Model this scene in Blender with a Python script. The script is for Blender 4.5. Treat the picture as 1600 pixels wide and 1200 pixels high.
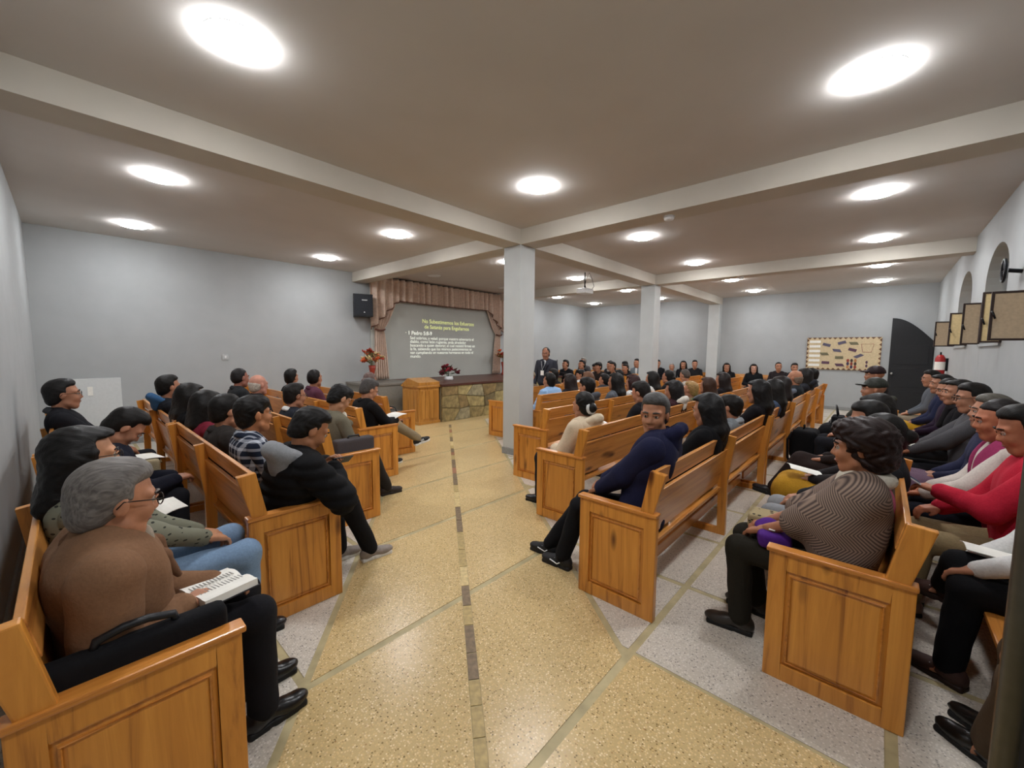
import bpy, bmesh, math, random
import numpy as np
from mathutils import Matrix, Vector
random.seed(7)
scn = bpy.context.scene
for o in list(bpy.data.objects): bpy.data.objects.remove(o)
COL = scn.collection
PI = math.pi

# ------------------------------------------------------------------ camera
# world: X and Y run along the walls of the hall, the camera stands in the corner by the entrance
CAM_H = 1.65
FPX = 633.5
cam_d = bpy.data.cameras.new('camera'); cam = bpy.data.objects.new('camera', cam_d); COL.objects.link(cam)
cam_d.sensor_fit = 'HORIZONTAL'; cam_d.sensor_width = 36.0; cam_d.lens = 36.0 * FPX / 1600.0
cam_d.clip_start = 0.03; cam_d.clip_end = 100
R_ = ((0.674181188, 0.056956687, -0.736366527), (-0.738516125, 0.063573841, -0.671231927), (0.008582502, 0.996350492, 0.084923719))
cam.matrix_world = Matrix([[*R_[0], 0.0], [*R_[1], 0.0], [*R_[2], CAM_H], [0, 0, 0, 1]])
scn.camera = cam

# ------------------------------------------------------------------ world, exposure
wd = bpy.data.worlds.new('world'); scn.world = wd; wd.use_nodes = True
bg = wd.node_tree.nodes['Background']; bg.inputs[0].default_value = (0.55, 0.62, 0.72, 1); bg.inputs[1].default_value = 0.5
scn.view_settings.view_transform = 'Standard'; scn.view_settings.look = 'None'
scn.view_settings.gamma = 1.0; scn.view_settings.use_curve_mapping = False
scn.view_settings.exposure = 0.28
LAMP_E = 98.0         # radiance of each ceiling light's diffuser
try:
    scn.cycles.max_bounces = 8; scn.cycles.diffuse_bounces = 5
    scn.cycles.use_denoising = True
except Exception: pass

# ------------------------------------------------------------------ helpers
def lin(c):
    if isinstance(c, str): c = tuple(int(c[i:i + 2], 16) for i in (0, 2, 4))
    return tuple(((v / 255) / 12.92 if v / 255 <= .04045 else ((v / 255 + .055) / 1.055) ** 2.4) for v in c[:3])
MATS = {}
def nmat(name):
    m = bpy.data.materials.new(name); m.use_nodes = True
    return m, m.node_tree, m.node_tree.nodes['Principled BSDF']
def N(nt, t, **kw):
    n = nt.nodes.new(t)
    for k, v in kw.items():
        if k in n.inputs.keys(): n.inputs[k].default_value = v
        else: setattr(n, k, v)
    return n
def ramp(nt, fac, stops):
    r = N(nt, 'ShaderNodeValToRGB'); el = r.color_ramp.elements
    while len(el) < len(stops): el.new(.5)
    for e, (p, c) in zip(el, stops): e.position = p; e.color = (*c, 1)
    nt.links.new(fac, r.inputs[0]); return r.outputs[0]
def flat(name, col, rough=.7, metal=0, noise=.06, scale=30, emit=0, bump=0, coat=0, spec=.4):
    key = name
    if key in MATS: return MATS[key]
    m, nt, b = nmat(name); c = lin(col)
    tc = N(nt, 'ShaderNodeTexCoord'); n = N(nt, 'ShaderNodeTexNoise', Scale=scale, Detail=3.0)
    nt.links.new(tc.outputs['Object'], n.inputs['Vector'])
    k0, k1 = 1 - noise * 1.6, 1 + noise * 1.6
    out = ramp(nt, n.outputs['Fac'], [(.3, tuple(v * k0 for v in c)), (.7, tuple(min(1, v * k1) for v in c))])
    nt.links.new(out, b.inputs['Base Color'])
    b.inputs['Roughness'].default_value = rough; b.inputs['Metallic'].default_value = metal
    b.inputs['Specular IOR Level'].default_value = spec
    if coat: b.inputs['Coat Weight'].default_value = coat; b.inputs['Coat Roughness'].default_value = .15
    if emit:
        b.inputs['Emission Color'].default_value = (*c, 1); b.inputs['Emission Strength'].default_value = emit
    if bump:
        bp = N(nt, 'ShaderNodeBump', Strength=bump, Distance=.004)
        nt.links.new(n.outputs['Fac'], bp.inputs['Height']); nt.links.new(bp.outputs[0], b.inputs['Normal'])
    MATS[key] = m; return m
def fab(col, rough=.92, kind=None, col2=None):
    key = 'fabric_%s_%s_%s' % (col if isinstance(col, str) else '%02x%02x%02x' % tuple(col), kind, col2)
    if key in MATS: return MATS[key]
    if kind is None:
        m = flat(key, col, rough, noise=.05, scale=90, bump=.3, spec=.2); return m
    m, nt, b = nmat(key); c = lin(col); c2 = lin(col2)
    tc = N(nt, 'ShaderNodeTexCoord'); sx = N(nt, 'ShaderNodeSeparateXYZ'); nt.links.new(tc.outputs['Object'], sx.inputs[0])
    def mth(op, a, bb=None, v=None):
        n = N(nt, 'ShaderNodeMath', operation=op)
        nt.links.new(a, n.inputs[0])
        if bb is not None: nt.links.new(bb, n.inputs[1])
        elif v is not None: n.inputs[1].default_value = v
        return n.outputs[0]
    if kind == 'plaid':
        a = mth('ADD', sx.outputs[0], sx.outputs[1]); s1 = mth('SINE', mth('MULTIPLY', a, v=95)); s2 = mth('SINE', mth('MULTIPLY', sx.outputs[2], v=110))
        t1 = mth('GREATER_THAN', s1, v=.45); t2 = mth('GREATER_THAN', s2, v=.45); f = mth('MULTIPLY', mth('ADD', t1, t2), v=.5)
    elif kind == 'herring':
        z = mth('PINGPONG', mth('ADD', sx.outputs[2], mth('MULTIPLY', sx.outputs[1], v=.35)), v=.075)
        f = mth('ADD', mth('MULTIPLY', mth('SINE', mth('MULTIPLY', mth('ADD', mth('MULTIPLY', z, v=.9), sx.outputs[0]), v=430)), v=.5), v=.5)
    elif kind == 'dash':
        v = N(nt, 'ShaderNodeTexVoronoi', Scale=1.0); mp = N(nt, 'ShaderNodeMapping'); mp.inputs['Scale'].default_value = (26, 26, 60)
        nt.links.new(tc.outputs['Object'], mp.inputs[0]); nt.links.new(mp.outputs[0], v.inputs['Vector']); f = mth('LESS_THAN', v.outputs['Distance'], v=.26)
    elif kind == 'stripe':
        f = mth('GREATER_THAN', mth('SINE', mth('MULTIPLY', sx.outputs[2], v=150)), v=.5)
    elif kind == 'floral':
        v = N(nt, 'ShaderNodeTexVoronoi', Scale=38.0); nt.links.new(tc.outputs['Object'], v.inputs['Vector']); f = mth('LESS_THAN', v.outputs['Distance'], v=.38)
    mx = N(nt, 'ShaderNodeMix', data_type='RGBA'); nt.links.new(f, mx.inputs[0]); mx.inputs[6].default_value = (*c, 1); mx.inputs[7].default_value = (*c2, 1)
    nt.links.new(mx.outputs[2], b.inputs['Base Color']); b.inputs['Roughness'].default_value = rough; b.inputs['Specular IOR Level'].default_value = .2
    MATS[key] = m; return m
def wood(name, axis, light, mid, dark, rough=.32, coat=.3):
    m, nt, b = nmat(name)
    tc = N(nt, 'ShaderNodeTexCoord'); oi = N(nt, 'ShaderNodeObjectInfo')
    mu = N(nt, 'ShaderNodeMath', operation='MULTIPLY'); mu.inputs[1].default_value = 37.0; nt.links.new(oi.outputs['Random'], mu.inputs[0])
    ad = N(nt, 'ShaderNodeVectorMath', operation='ADD'); nt.links.new(tc.outputs['Object'], ad.inputs[0]); nt.links.new(mu.outputs[0], ad.inputs[1])
    mp = N(nt, 'ShaderNodeMapping'); s = [16.0, 16.0, 16.0]; s[axis] = .9; mp.inputs['Scale'].default_value = s
    nt.links.new(ad.outputs[0], mp.inputs[0])
    n = N(nt, 'ShaderNodeTexNoise', Scale=1.0, Detail=5.0, Roughness=.62, Distortion=1.2); nt.links.new(mp.outputs[0], n.inputs['Vector'])
    c = ramp(nt, n.outputs['Fac'], [(.28, lin(dark)), (.45, lin(mid)), (.72, lin(light))])
    mp2 = N(nt, 'ShaderNodeMapping'); s = [5.2, 5.2, 5.2]; s[axis] = 1.7; mp2.inputs['Scale'].default_value = s
    nt.links.new(ad.outputs[0], mp2.inputs[0])
    v = N(nt, 'ShaderNodeTexVoronoi', Scale=1.0, feature='SMOOTH_F1'); nt.links.new(mp2.outputs[0], v.inputs['Vector'])
    k = ramp(nt, v.outputs['Distance'], [(.05, (1, 1, 1)), (.15, (0, 0, 0))])
    mx = N(nt, 'ShaderNodeMix', data_type='RGBA'); nt.links.new(k, mx.inputs[0]); nt.links.new(c, mx.inputs[6]); mx.inputs[7].default_value = (*lin('5a2c0c'), 1)
    nt.links.new(mx.outputs[2], b.inputs['Base Color'])
    b.inputs['Roughness'].default_value = rough; b.inputs['Coat Weight'].default_value = coat; b.inputs['Coat Roughness'].default_value = .2
    bp = N(nt, 'ShaderNodeBump', Strength=.12, Distance=.002); nt.links.new(n.outputs['Fac'], bp.inputs['Height']); nt.links.new(bp.outputs[0], b.inputs['Normal'])
    MATS[name] = m; return m
def terrazzo(name, base, chips, rough=.28):
    m, nt, b = nmat(name)
    tc = N(nt, 'ShaderNodeTexCoord'); geo = N(nt, 'ShaderNodeNewGeometry')
    v = N(nt, 'ShaderNodeTexVoronoi', Scale=100.0); nt.links.new(geo.outputs['Position'], v.inputs['Vector'])
    sx = N(nt, 'ShaderNodeSeparateColor'); nt.links.new(v.outputs['Color'], sx.inputs[0])
    c = ramp(nt, sx.outputs[0], chips)
    k = ramp(nt, v.outputs['Distance'], [(.30, (1, 1, 1)), (.52, (0, 0, 0))])
    n = N(nt, 'ShaderNodeTexNoise', Scale=1.6, Detail=4.0); nt.links.new(geo.outputs['Position'], n.inputs['Vector'])
    bc = ramp(nt, n.outputs['Fac'], [(.3, tuple(x * .86 for x in lin(base))), (.7, lin(base))])
    mx = N(nt, 'ShaderNodeMix', data_type='RGBA'); nt.links.new(k, mx.inputs[0]); nt.links.new(bc, mx.inputs[6]); nt.links.new(c, mx.inputs[7])
    nt.links.new(mx.outputs[2], b.inputs['Base Color']); b.inputs['Roughness'].default_value = rough; b.inputs['Specular IOR Level'].default_value = .45
    MATS[name] = m; return m

M_WALL = flat('wall_paint', 'a7aaaa', .75, noise=.02, scale=3, spec=.25)
M_CEIL = flat('ceiling_paint', 'cbc7c2', .85, noise=.015, scale=2, spec=.2)
M_BEAM = flat('beam_paint', 'c3bdb1', .8, noise=.02, scale=3)
M_COLM = flat('column_paint', 'b9bcba', .7, noise=.02, scale=3)
M_PLINTH = flat('plinth_grey', '8d8f8e', .5)
WX = wood('pine_grain_x', 0, 'db9a4e', 'c27f38', '8a5220'); WY = wood('pine_grain_y', 1, 'db9546', 'c37c32', '884b1a'); WZ = wood('pine_grain_z', 2, 'df9a42', 'c98434', '91541e')
WDX = wood('lectern_pine', 2, 'c98f45', 'b27a33', '7a4a18')
WBR = wood('stage_brown', 0, '6a3a28', '4c281d', '2e1811', rough=.45, coat=.1)
T_YEL = terrazzo('terrazzo_yellow', 'cbb07c', [(.0, lin('6d5a30')), (.10, lin('8a6f3a')), (.2, lin('d2b47c')), (.6, lin('dcc08a')), (.85, lin('eedcb4')), (1, lin('a37c48'))])
T_GRY = terrazzo('terrazzo_grey', 'cfc6b8', [(.0, lin('77706a')), (.12, lin('9c948a')), (.25, lin('dad2c6')), (.75, lin('e3dcd2')), (1, lin('a59c90'))])
M_JOINT = flat('joint_strip', 'b3a57e', .5, noise=.12, scale=8)
STRIPS = [flat('strip_dark', '7d6a52', .4, noise=.2), flat('strip_cream', 'd0b984', .4, noise=.15), flat('strip_pink', '9a6a50', .4, noise=.2), flat('strip_olive', 'b39c68', .4, noise=.15)]
M_BLACK = flat('black_plastic', '15161a', .45); M_DKMETAL = flat('dark_metal', '1c1d20', .4, metal=.6)
M_WHITE = flat('white_plastic', 'e4e6e6', .4); M_PAPER = flat('paper', 'eceae2', .8, noise=.02)
M_LED = flat('led_diffuser', 'fbfcff', .5, noise=0, emit=LAMP_E)
M_GLASS = flat('frosted_glass', 'b9a68c', .35, noise=.05, scale=40); M_GLASSY = flat('frosted_glass_warm', 'cdb686', .35, noise=.05, scale=40)
M_FRAME = flat('dark_brown_frame', '2b1a14', .5)
M_DARKDOOR = flat('dark_door_paint', '16171a', .5, noise=.1)
M_STEEL = flat('steel', '9a9a98', .3, metal=.9)

def mesh_np(name, v, faces, mats=None, fm=None, smooth=True):
    """faces: (n,3|4) int array"""
    me = bpy.data.meshes.new(name); n, k = faces.shape
    me.vertices.add(len(v)); me.vertices.foreach_set('co', np.asarray(v, np.float32).ravel())
    me.loops.add(n * k); me.loops.foreach_set('vertex_index', faces.astype(np.int32).ravel())
    me.polygons.add(n); me.polygons.foreach_set('loop_start', np.arange(0, n * k, k, dtype=np.int32))
    if fm is not None: me.polygons.foreach_set('material_index', fm.astype(np.int32))
    me.polygons.foreach_set('use_smooth', np.full(n, smooth))
    for m in (mats or []): me.materials.append(m)
    me.update(calc_edges=True); return me
def link(name, me, parent=None, loc=None, rz=0.0):
    o = bpy.data.objects.new(name, me); COL.objects.link(o)
    if parent is not None: o.parent = parent
    if loc is not None: o.location = loc
    if rz: o.rotation_euler.z = rz
    return o
def tag(o, label, cat=None, group=None, kind=None):
    o['label'] = label
    if cat: o['category'] = cat
    if group: o['group'] = group
    if kind: o['kind'] = kind
    return o
def thing(name, label, cat, loc=(0, 0, 0), rz=0.0, group=None):
    return tag(link(name, None, None, loc, rz), label, cat, group)
def rotm(rx=0, ry=0, rz=0): return (Matrix.Rotation(rz, 3, 'Z') @ Matrix.Rotation(ry, 3, 'Y') @ Matrix.Rotation(rx, 3, 'X'))
class MB:
    def __init__(s): s.v = []; s.f = []
    def add(s, vs, fs):
        b = len(s.v); s.v += [tuple(p) for p in vs]; s.f += [[i + b for i in f] for f in fs]; return s
    def box(s, x0, x1, y0, y1, z0, z1, M=None, c=None):
        vs = [Vector((x, y, z)) for x in (x0, x1) for y in (y0, y1) for z in (z0, z1)]
        if M is not None:
            c = Vector(c or (0, 0, 0)); vs = [M @ (p - c) + c for p in vs]
        return s.add(vs, [(0, 1, 3, 2), (4, 6, 7, 5), (0, 4, 5, 1), (2, 3, 7, 6), (0, 2, 6, 4), (1, 5, 7, 3)])
    def prism(s, poly, a0, a1, axis):
        """poly in the other two axes (cyclic order axis+1, axis+2), counter-clockwise"""
        def P(u, v, a):
            p = [0, 0, 0]; p[axis] = a; p[(axis + 1) % 3] = u; p[(axis + 2) % 3] = v; return p
        n = len(poly); vs = [P(u, v, a0) for u, v in poly] + [P(u, v, a1) for u, v in poly]
        return s.add(vs, [list(range(n))[::-1], list(range(n, 2 * n))] + [[i, (i + 1) % n, n + (i + 1) % n, n + i] for i in range(n)])
    def tube(s, pts, r, n=8, close=False):
        pts = [Vector(p) for p in pts]; m = len(pts); vs = []; rr = r if isinstance(r, (list, tuple)) else [r] * m
        prev = None
        for i, p in enumerate(pts):
            a = pts[(i - 1) % m] if (i or close) else p; b = pts[(i + 1) % m] if (i < m - 1 or close) else p
            t = (b - a).normalized(); u = prev or (Vector((0, 0, 1)) if abs(t.z) < .9 else Vector((1, 0, 0)))
            u = (u - t * u.dot(t)).normalized(); prev = u; w = t.cross(u)
            vs += [p + (u * math.cos(2 * PI * k / n) + w * math.sin(2 * PI * k / n)) * rr[i] for k in range(n)]
        fs = [[i * n + k, i * n + (k + 1) % n, ((i + 1) % m) * n + (k + 1) % n, ((i + 1) % m) * n + k] for i in range(m if close else m - 1) for k in range(n)]
        if not close: fs += [list(range(n))[::-1], [(m - 1) * n + k for k in range(n)]]
        return s.add(vs, fs)
    def lathe(s, prof, c=(0, 0, 0), n=20):
        vs = []; m = len(prof)
        for r, z in prof: vs += [(c[0] + r * math.cos(2 * PI * k / n), c[1] + r * math.sin(2 * PI * k / n), c[2] + z) for k in range(n)]
        fs = [[i * n + k, i * n + (k + 1) % n, (i + 1) * n + (k + 1) % n, (i + 1) * n + k] for i in range(m - 1) for k in range(n)]
        fs += [list(range(n))[::-1], [(m - 1) * n + k for k in range(n)]]
        return s.add(vs, fs)
    def ball(s, c, r, n=10, M=None):
        r = r if isinstance(r, (tuple, list)) else (r, r, r); vs = []; c = Vector(c)
        for i in range(n + 1):
            a = PI * i / n
            for k in range(2 * n):
                q = Vector((r[0] * math.sin(a) * math.cos(PI * k / n), r[1] * math.sin(a) * math.sin(PI * k / n), r[2] * math.cos(a)))
                vs.append((M @ q if M is not None else q) + c)
        m = 2 * n
        return s.add(vs, [[i * m + k, (i + 1) * m + k, (i + 1) * m + (k + 1) % m, i * m + (k + 1) % m] for i in range(n) for k in range(m)])
    def mesh(s, name, mat, bevel=0, smooth=False, seg=2):
        me = bpy.data.meshes.new(name); me.from_pydata(s.v, [], s.f)
        bm = bmesh.new(); bm.from_mesh(me)
        bmesh.ops.remove_doubles(bm, verts=bm.verts, dist=1e-6)
        bmesh.ops.recalc_face_normals(bm, faces=bm.faces)
        if bevel: bmesh.ops.bevel(bm, geom=list(bm.edges), offset=bevel, segments=seg, profile=.6, affect='EDGES', clamp_overlap=True)
        bm.to_mesh(me); bm.free(); me.materials.append(mat)
        if smooth: me.polygons.foreach_set('use_smooth', [True] * len(me.polygons))
        return me
    def build(s, name, mat, parent=None, bevel=0, smooth=False, loc=None, rz=0.0, seg=2): return link(name, s.mesh(name, mat, bevel, smooth, seg), parent, loc, rz)
def structure(o, label): o['kind'] = 'structure'; o['label'] = label; return o

# ------------------------------------------------------------------ the hall
X0, X1, Y0, Y1, ZC = -.33, 14.85, -.95, 9.32, 3.42
floor = structure(MB().box(X0 - .1, X1 + .1, Y0 - .5, Y1 + .1, -.15, -.003).build('floor', M_JOINT), 'terrazzo floor with a yellow diagonal aisle and grey side panels')
structure(MB().box(X0 - .1, X1 + .1, Y0 - .5, Y1 + .1, ZC, ZC + .15).build('ceiling', M_CEIL), 'flat pale painted ceiling with beams and round lights')
structure(MB().box(X0 - .1, X1 + .1, Y1, Y1 + .12, 0, ZC).build('wall_left', M_WALL), 'long pale wall behind the curtained stage')
structure(MB().box(X0 - .12, X0, Y0 - .3, Y1, 0, ZC).build('wall_near', M_WALL), 'pale wall behind the leftmost pew row')
structure(MB().box(X1, X1 + .12, Y0 - .3, Y1, 0, ZC).build('wall_far', M_WALL), 'far pale wall carrying the notice board')
# right wall with arched windows
WINS = [(4.4, 5.8), (6.95, 8.3), (9.45, 10.9)]
WZ0, WZS, WTH = 1.77, 2.55, .3
def arch(xa, xb, z0, zs, n=14):
    c, r = (xa + xb) / 2, (xb - xa) / 2
    return [(c + r * math.cos(PI * k / n), zs + r * .62 * math.sin(PI * k / n)) for k in range(n + 1)]
mb = MB(); ya, yb = Y0 - WTH, Y0
mb.box(X0, X1, ya, yb, 0, WZ0)
xs = [X0] + [v for w_ in WINS for v in w_] + [X1]
for i in range(0, len(xs), 2): mb.box(xs[i], xs[i + 1], ya, yb, WZ0, ZC)
for a, b in WINS:
    ar = arch(a, b, WZ0, WZS)
    for (p, q) in zip(ar[:-1], ar[1:]): mb.prism([(p[1], p[0]), (ZC, p[0]), (ZC, q[0]), (q[1], q[0])], ya, yb, 1)
structure(mb.build('wall_right', M_WALL), 'right-hand pale wall with arched window openings')
for i, (a, b) in enumerate(WINS):
    ar = arch(a, b, WZ0, WZS); r = link('window_%d' % (i + 1), None); structure(r, 'arched window set deep in the right wall')
    g = MB(); g.prism([(z, x) for x, z in ([(b, WZ0)] + ar + [(a, WZ0)])], ya + .05, ya + .06, 1); g.build('pane', flat('window_pane', 'cfc6b0', .2, noise=.03), r)
    f = MB(); pts = [(b - .02, ya + .09, WZ0 + .02)] + [(x * .97 + .03 * (a + b) / 2, ya + .09, z - .02) for x, z in ar] + [(a + .02, ya + .09, WZ0 + .02)]
    f.tube(pts, .028, 6, close=True); f.tube([((a + b) / 2, ya + .09, WZ0), ((a + b) / 2, ya + .09, WZS + .38)], .02, 6); f.build('frame', M_FRAME, r)
    MB().box(a, b, ya, yb + .02, WZ0 - .03, WZ0 + .005).build('sill', M_WALL, r)
# beams and columns
structure(MB().box(X0, X1, 4.06, 4.40, 3.2, ZC + .01).build('ceiling_beam', M_BEAM), 'long ceiling beam running over the row of columns')
for xa, lb in ((4.62, 'cross beam resting on the nearest column'), (9.42, 'far cross beam over the second column')):
    for (p, q) in ((Y0, 4.06), (4.40, Y1)): structure(MB().box(xa, xa + .34, p, q, 3.2, ZC + .01).build('ceiling_beam', M_BEAM), lb)
for xa, lb in ((4.62, 'square pale column nearest the aisle'), (9.42, 'square pale column halfway down the hall'), (14.55, 'pale pilaster against the far wall')):
    c = structure(link('column', None, None, (xa, 4.06, 0)), lb)
    MB().box(0, .34 if xa < 14 else .3, 0, .34, .1, 3.2).build('shaft', M_COLM, c, bevel=.008)
    MB().box(-.012, .352 if xa < 14 else .3, -.012, .352, 0, .1).build('plinth', M_PLINTH, c, bevel=.006)
for i, (nm, bx) in enumerate((('baseboard_left', (X0, 4.3, Y1 - .015, Y1, 0, .09)), ('baseboard_near', (X0, X0 + .015, Y0, Y1, 0, .09)), ('baseboard_far', (X1 - .015, X1, -.1, Y1, 0, .09)), ('baseboard_right', (X0, X1, Y0, Y0 + .015, 0, .09)))):
    structure(MB().box(*bx).build(nm, M_PLINTH), 'low grey skirting along the %s wall' % nm.split('_')[1])
# floor panels
AC = (1.72, 1.97); AD = (.615, .788); AN = (-.788, .615)
def clip(poly, nx, ny, d):
    """keep nx*x+ny*y <= d"""
    out = []; m = len(poly)
    for i in range(m):
        p, q = poly[i], poly[(i + 1) % m]; a = nx * p[0] + ny * p[1] - d; b = nx * q[0] + ny * q[1] - d
        if a <= 0: out.append(p)
        if (a < 0 < b) or (b < 0 < a): t = a / (a - b); out.append((p[0] + (q[0] - p[0]) * t, p[1] + (q[1] - p[1]) * t))
    return out
def area(p): return abs(sum(p[i][0] * p[(i + 1) % len(p)][1] - p[(i + 1) % len(p)][0] * p[i][1] for i in range(len(p)))) / 2
def panel(name, poly, mat, top=0.0):
    if len(poly) < 3 or area(poly) < .004: return
    if sum(poly[i][0] * poly[(i + 1) % len(poly)][1] - poly[(i + 1) % len(poly)][0] * poly[i][1] for i in range(len(poly))) < 0: poly = poly[::-1]
    cx = sum(p[0] for p in poly) / len(poly); cy = sum(p[1] for p in poly) / len(poly)
    MB().prism([(x - cx, y - cy) for x, y in poly], -.012, top, 2).build(name, mat, floor, loc=(cx, cy, 0))
s0 = AN[0] * AC[0] + AN[1] * AC[1]     # s(x,y) = AN.(x,y) - s0
HW = .80
YL = [-.95, -.13, .92, 1.97, 3.02, 4.05, 5.1, 6.15]
XE = 1.99
for i in range(len(YL)):
    ya_, yb_ = YL[i] + .022, (YL[i + 1] if i + 1 < len(YL) else 6.9) - .022
    base = [(X0, ya_), (X1, ya_), (X1, yb_), (X0, yb_)]
    L = clip(clip(base, *AN, s0 + HW), -AN[0], -AN[1], -(s0 + .028)); panel('terrazzo_panel', L, T_YEL)
    Rr = clip(clip(base, *AN, s0 - .028), -AN[0], -AN[1], -(s0 - HW)); panel('terrazzo_panel', Rr, T_YEL)
    E = clip(clip(base, *AN, s0 - HW), 1, 0, XE); panel('terrazzo_panel', E, T_YEL)
panel('terrazzo_panel', [(3.6, 6.9), (11, 6.9), (11, 7.9), (3.6, 7.9)], T_YEL)
XG = [1.99 + .855 * k for k in range(16)]
YG = [-.95, -.13, .92, 1.97, 3.02, 4.05, 5.1, 6.15, 6.9]
for j in range(len(YG) - 1):
    for i in range(len(XG) - 1):
        c_ = [(XG[i] + .022, YG[j] + .022), (XG[i + 1] - .022, YG[j] + .022), (XG[i + 1] - .022, YG[j + 1] - .022), (XG[i] + .022, YG[j + 1] - .022)]
        panel('terrazzo_panel', clip(c_, *AN, s0 - HW - .04), T_GRY)
XL = [-.33, .69, 1.55, 2.41, 3.27, 4.13]; YLl = [1.0, 1.98, 3.02, 4.05, 5.1, 6.15, 7.2, 8.25, 9.32]
for j in range(len(YLl) - 1):
    for i in range(len(XL) - 1):
        c_ = [(XL[i] + .022, YLl[j] + .022), (XL[i + 1] - .022, YLl[j] + .022), (XL[i + 1] - .022, YLl[j + 1] - .022), (XL[i] + .022, YLl[j + 1] - .022)]
        panel('terrazzo_panel', clip(c_, -AN[0], -AN[1], -(s0 + HW + .04)), T_GRY)
t = -1.6
while t < 6.0:
    ln = random.uniform(.14, .34); a, b = t + .004, t + ln - .004
    q = [(AC[0] + AD[0] * u + AN[0] * w_, AC[1] + AD[1] * u + AN[1] * w_) for u, w_ in ((a, -.026), (b, -.026), (b, .026), (a, .026))]
    panel('strip_piece', q, STRIPS[random.choice((0, 1, 1, 3, 3, 2, 0))], .0005); t += ln

# ------------------------------------------------------------------ ceiling lights
LX = [.76, 3.56, 6.15, 8.6, 11.2, 13.6]; LY = [.15, 2.88, 5.7, 8.2]
line_nm = ['along the windowed wall', 'right of the column row', 'left of the column row', 'along the stage wall']
ORD = ['nearest', 'second', 'third', 'fourth', 'fifth', 'farthest']
me_ring = MB().lathe([(.150, -.002), (.156, -.006), (.158, 0), (.150, 0)], n=32).mesh('rim', M_WHITE, smooth=False)
me_led = MB().lathe([(.001, -.042), (.10, -.040), (.138, -.032), (.153, -.018), (.153, -.002), (.001, -.002)], n=32).mesh('diffuser', M_LED)
for j, y in enumerate(LY):
    for i, x in enumerate(LX):
        dead = (j == 3 and i in (2, 3))
        t_ = thing('ceiling_light', 'round white ceiling light%s, %s one in the line %s' % (', switched off' if dead else '', ORD[i], line_nm[j]), 'ceiling light', (x, y, ZC), group='round ceiling lights')
        link('rim', me_ring, t_)
        if dead: MB().lathe([(.001, -.008), (.138, -.008), (.138, -.002), (.001, -.002)], n=32).build('diffuser', M_WHITE, t_); continue
        link('diffuser', me_led, t_)

# ------------------------------------------------------------------ pews
PD, PH = .53, .655
def pew_parts(L, pan0, panL, mids):
    """list of (name, mesh, [sub parts]); x along the length, y = forward, rear at 0"""
    out = []
    def lean(y, z): return y - (z - .5) * .2          # the back leans rearwards
    for side, x in ((0, 0.0), (1, L)):
        has = pan0 if side == 0 else panL
        xa, xb = (x, x + .045) if side == 0 else (x - .045, x)
        if has:
            f = MB(); w_ = .075
            f.box(xa, xb, 0, w_, 0, PH); f.box(xa, xb, PD - w_, PD, 0, PH); f.box(xa, xb, w_, PD - w_, PH - .085, PH); f.box(xa, xb, w_, PD - w_, 0, .085)
            me = f.mesh('end_frame', WZ, bevel=.006)
            p = MB(); yy0, yy1, zz0, zz1 = w_, PD - w_, .085, PH - .085; o = .035; xm = (xa + xb) / 2
            for sx in (-1, 1):
                xo = xm + sx * .010; xi = xm + sx * .020
                p.add([(xo, yy0, zz0), (xo, yy1, zz0), (xo, yy1, zz1), (xo, yy0, zz1), (xi, yy0 + o, zz0 + o), (xi, yy1 - o, zz0 + o), (xi, yy1 - o, zz1 - o), (xi, yy0 + o, zz1 - o)],
                      [(0, 1, 5, 4), (1, 2, 6, 5), (2, 3, 7, 6), (3, 0, 4, 7), (4, 5, 6, 7)])
            g = MB(); g.tube([(xm + (-.021 if side == 0 else .021), a, b) for a, b in ((yy0 + .02, zz0 + .02), (yy1 - .02, zz0 + .02), (yy1 - .02, zz1 - .02), (yy0 + .02, zz1 - .02))], .006, 5, close=True)
            out.append(('end_panel', me, [('raised_panel', p.mesh('raised_panel', WZ)), ('moulding', g.mesh('moulding', WY))]))
            cap = MB(); cap.box(xa - .012, xb + .012, -.005, PD + .012, PH, PH + .022)
            out.append(('armrest', cap.mesh('armrest', WY, bevel=.007), []))
            po = MB(); po.prism([(.025, PH), (.105, PH), (.05, .935), (-.045, .925)], xa, xb, 0)
            out.append(('back_post', po.mesh('back_post', WZ, bevel=.006), []))
        else:
            mids = mids + [x + (.03 if side == 0 else -.03)]
    for x in mids:
        f = MB(); xa, xb = x - .022, x + .022
        f.prism([(.02, 0), (.085, 0), (.095, .45), (.1, .5), (.035, .91), (-.03, .9), (.02, .5)], xa, xb, 0)
        f.box(xa, xb, .085, .46, 0, .055); f.prism([(.41, .055), (.46, .055), (.46, .41), (.41, .41)], xa, xb, 0)
        f.box(xa, xb, .085, .46, .37, .41)
        out.append(('leg_frame', f.mesh('leg_frame', WZ, bevel=.005), []))
    s_ = MB(); s_.box(.02, L - .02, .07, .50, .41, .437); out.append(('seat', s_.mesh('seat', WX, bevel=.006), []))
    a = Matrix.Rotation(.2, 3, 'X')
    ins = .045
    for z0, z1, y0 in ((.80, .915, .028), (.47, .785, .0)):
        c = Vector((0, .1, .5)); bx = MB(); bx.box(ins, L - ins, .1 + y0 - .012, .1 + y0 + .012, z0, z1 + .01, a, c)
        out.append(('backrest_board', bx.mesh('backrest_board', WX, bevel=.004), []))
    st = MB(); st.box(.04, L - .04, .26, .285, .06, .15); out.append(('stretcher', st.mesh('stretcher', WX, bevel=.004), []))
    return out
PEWC = {}
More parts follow.
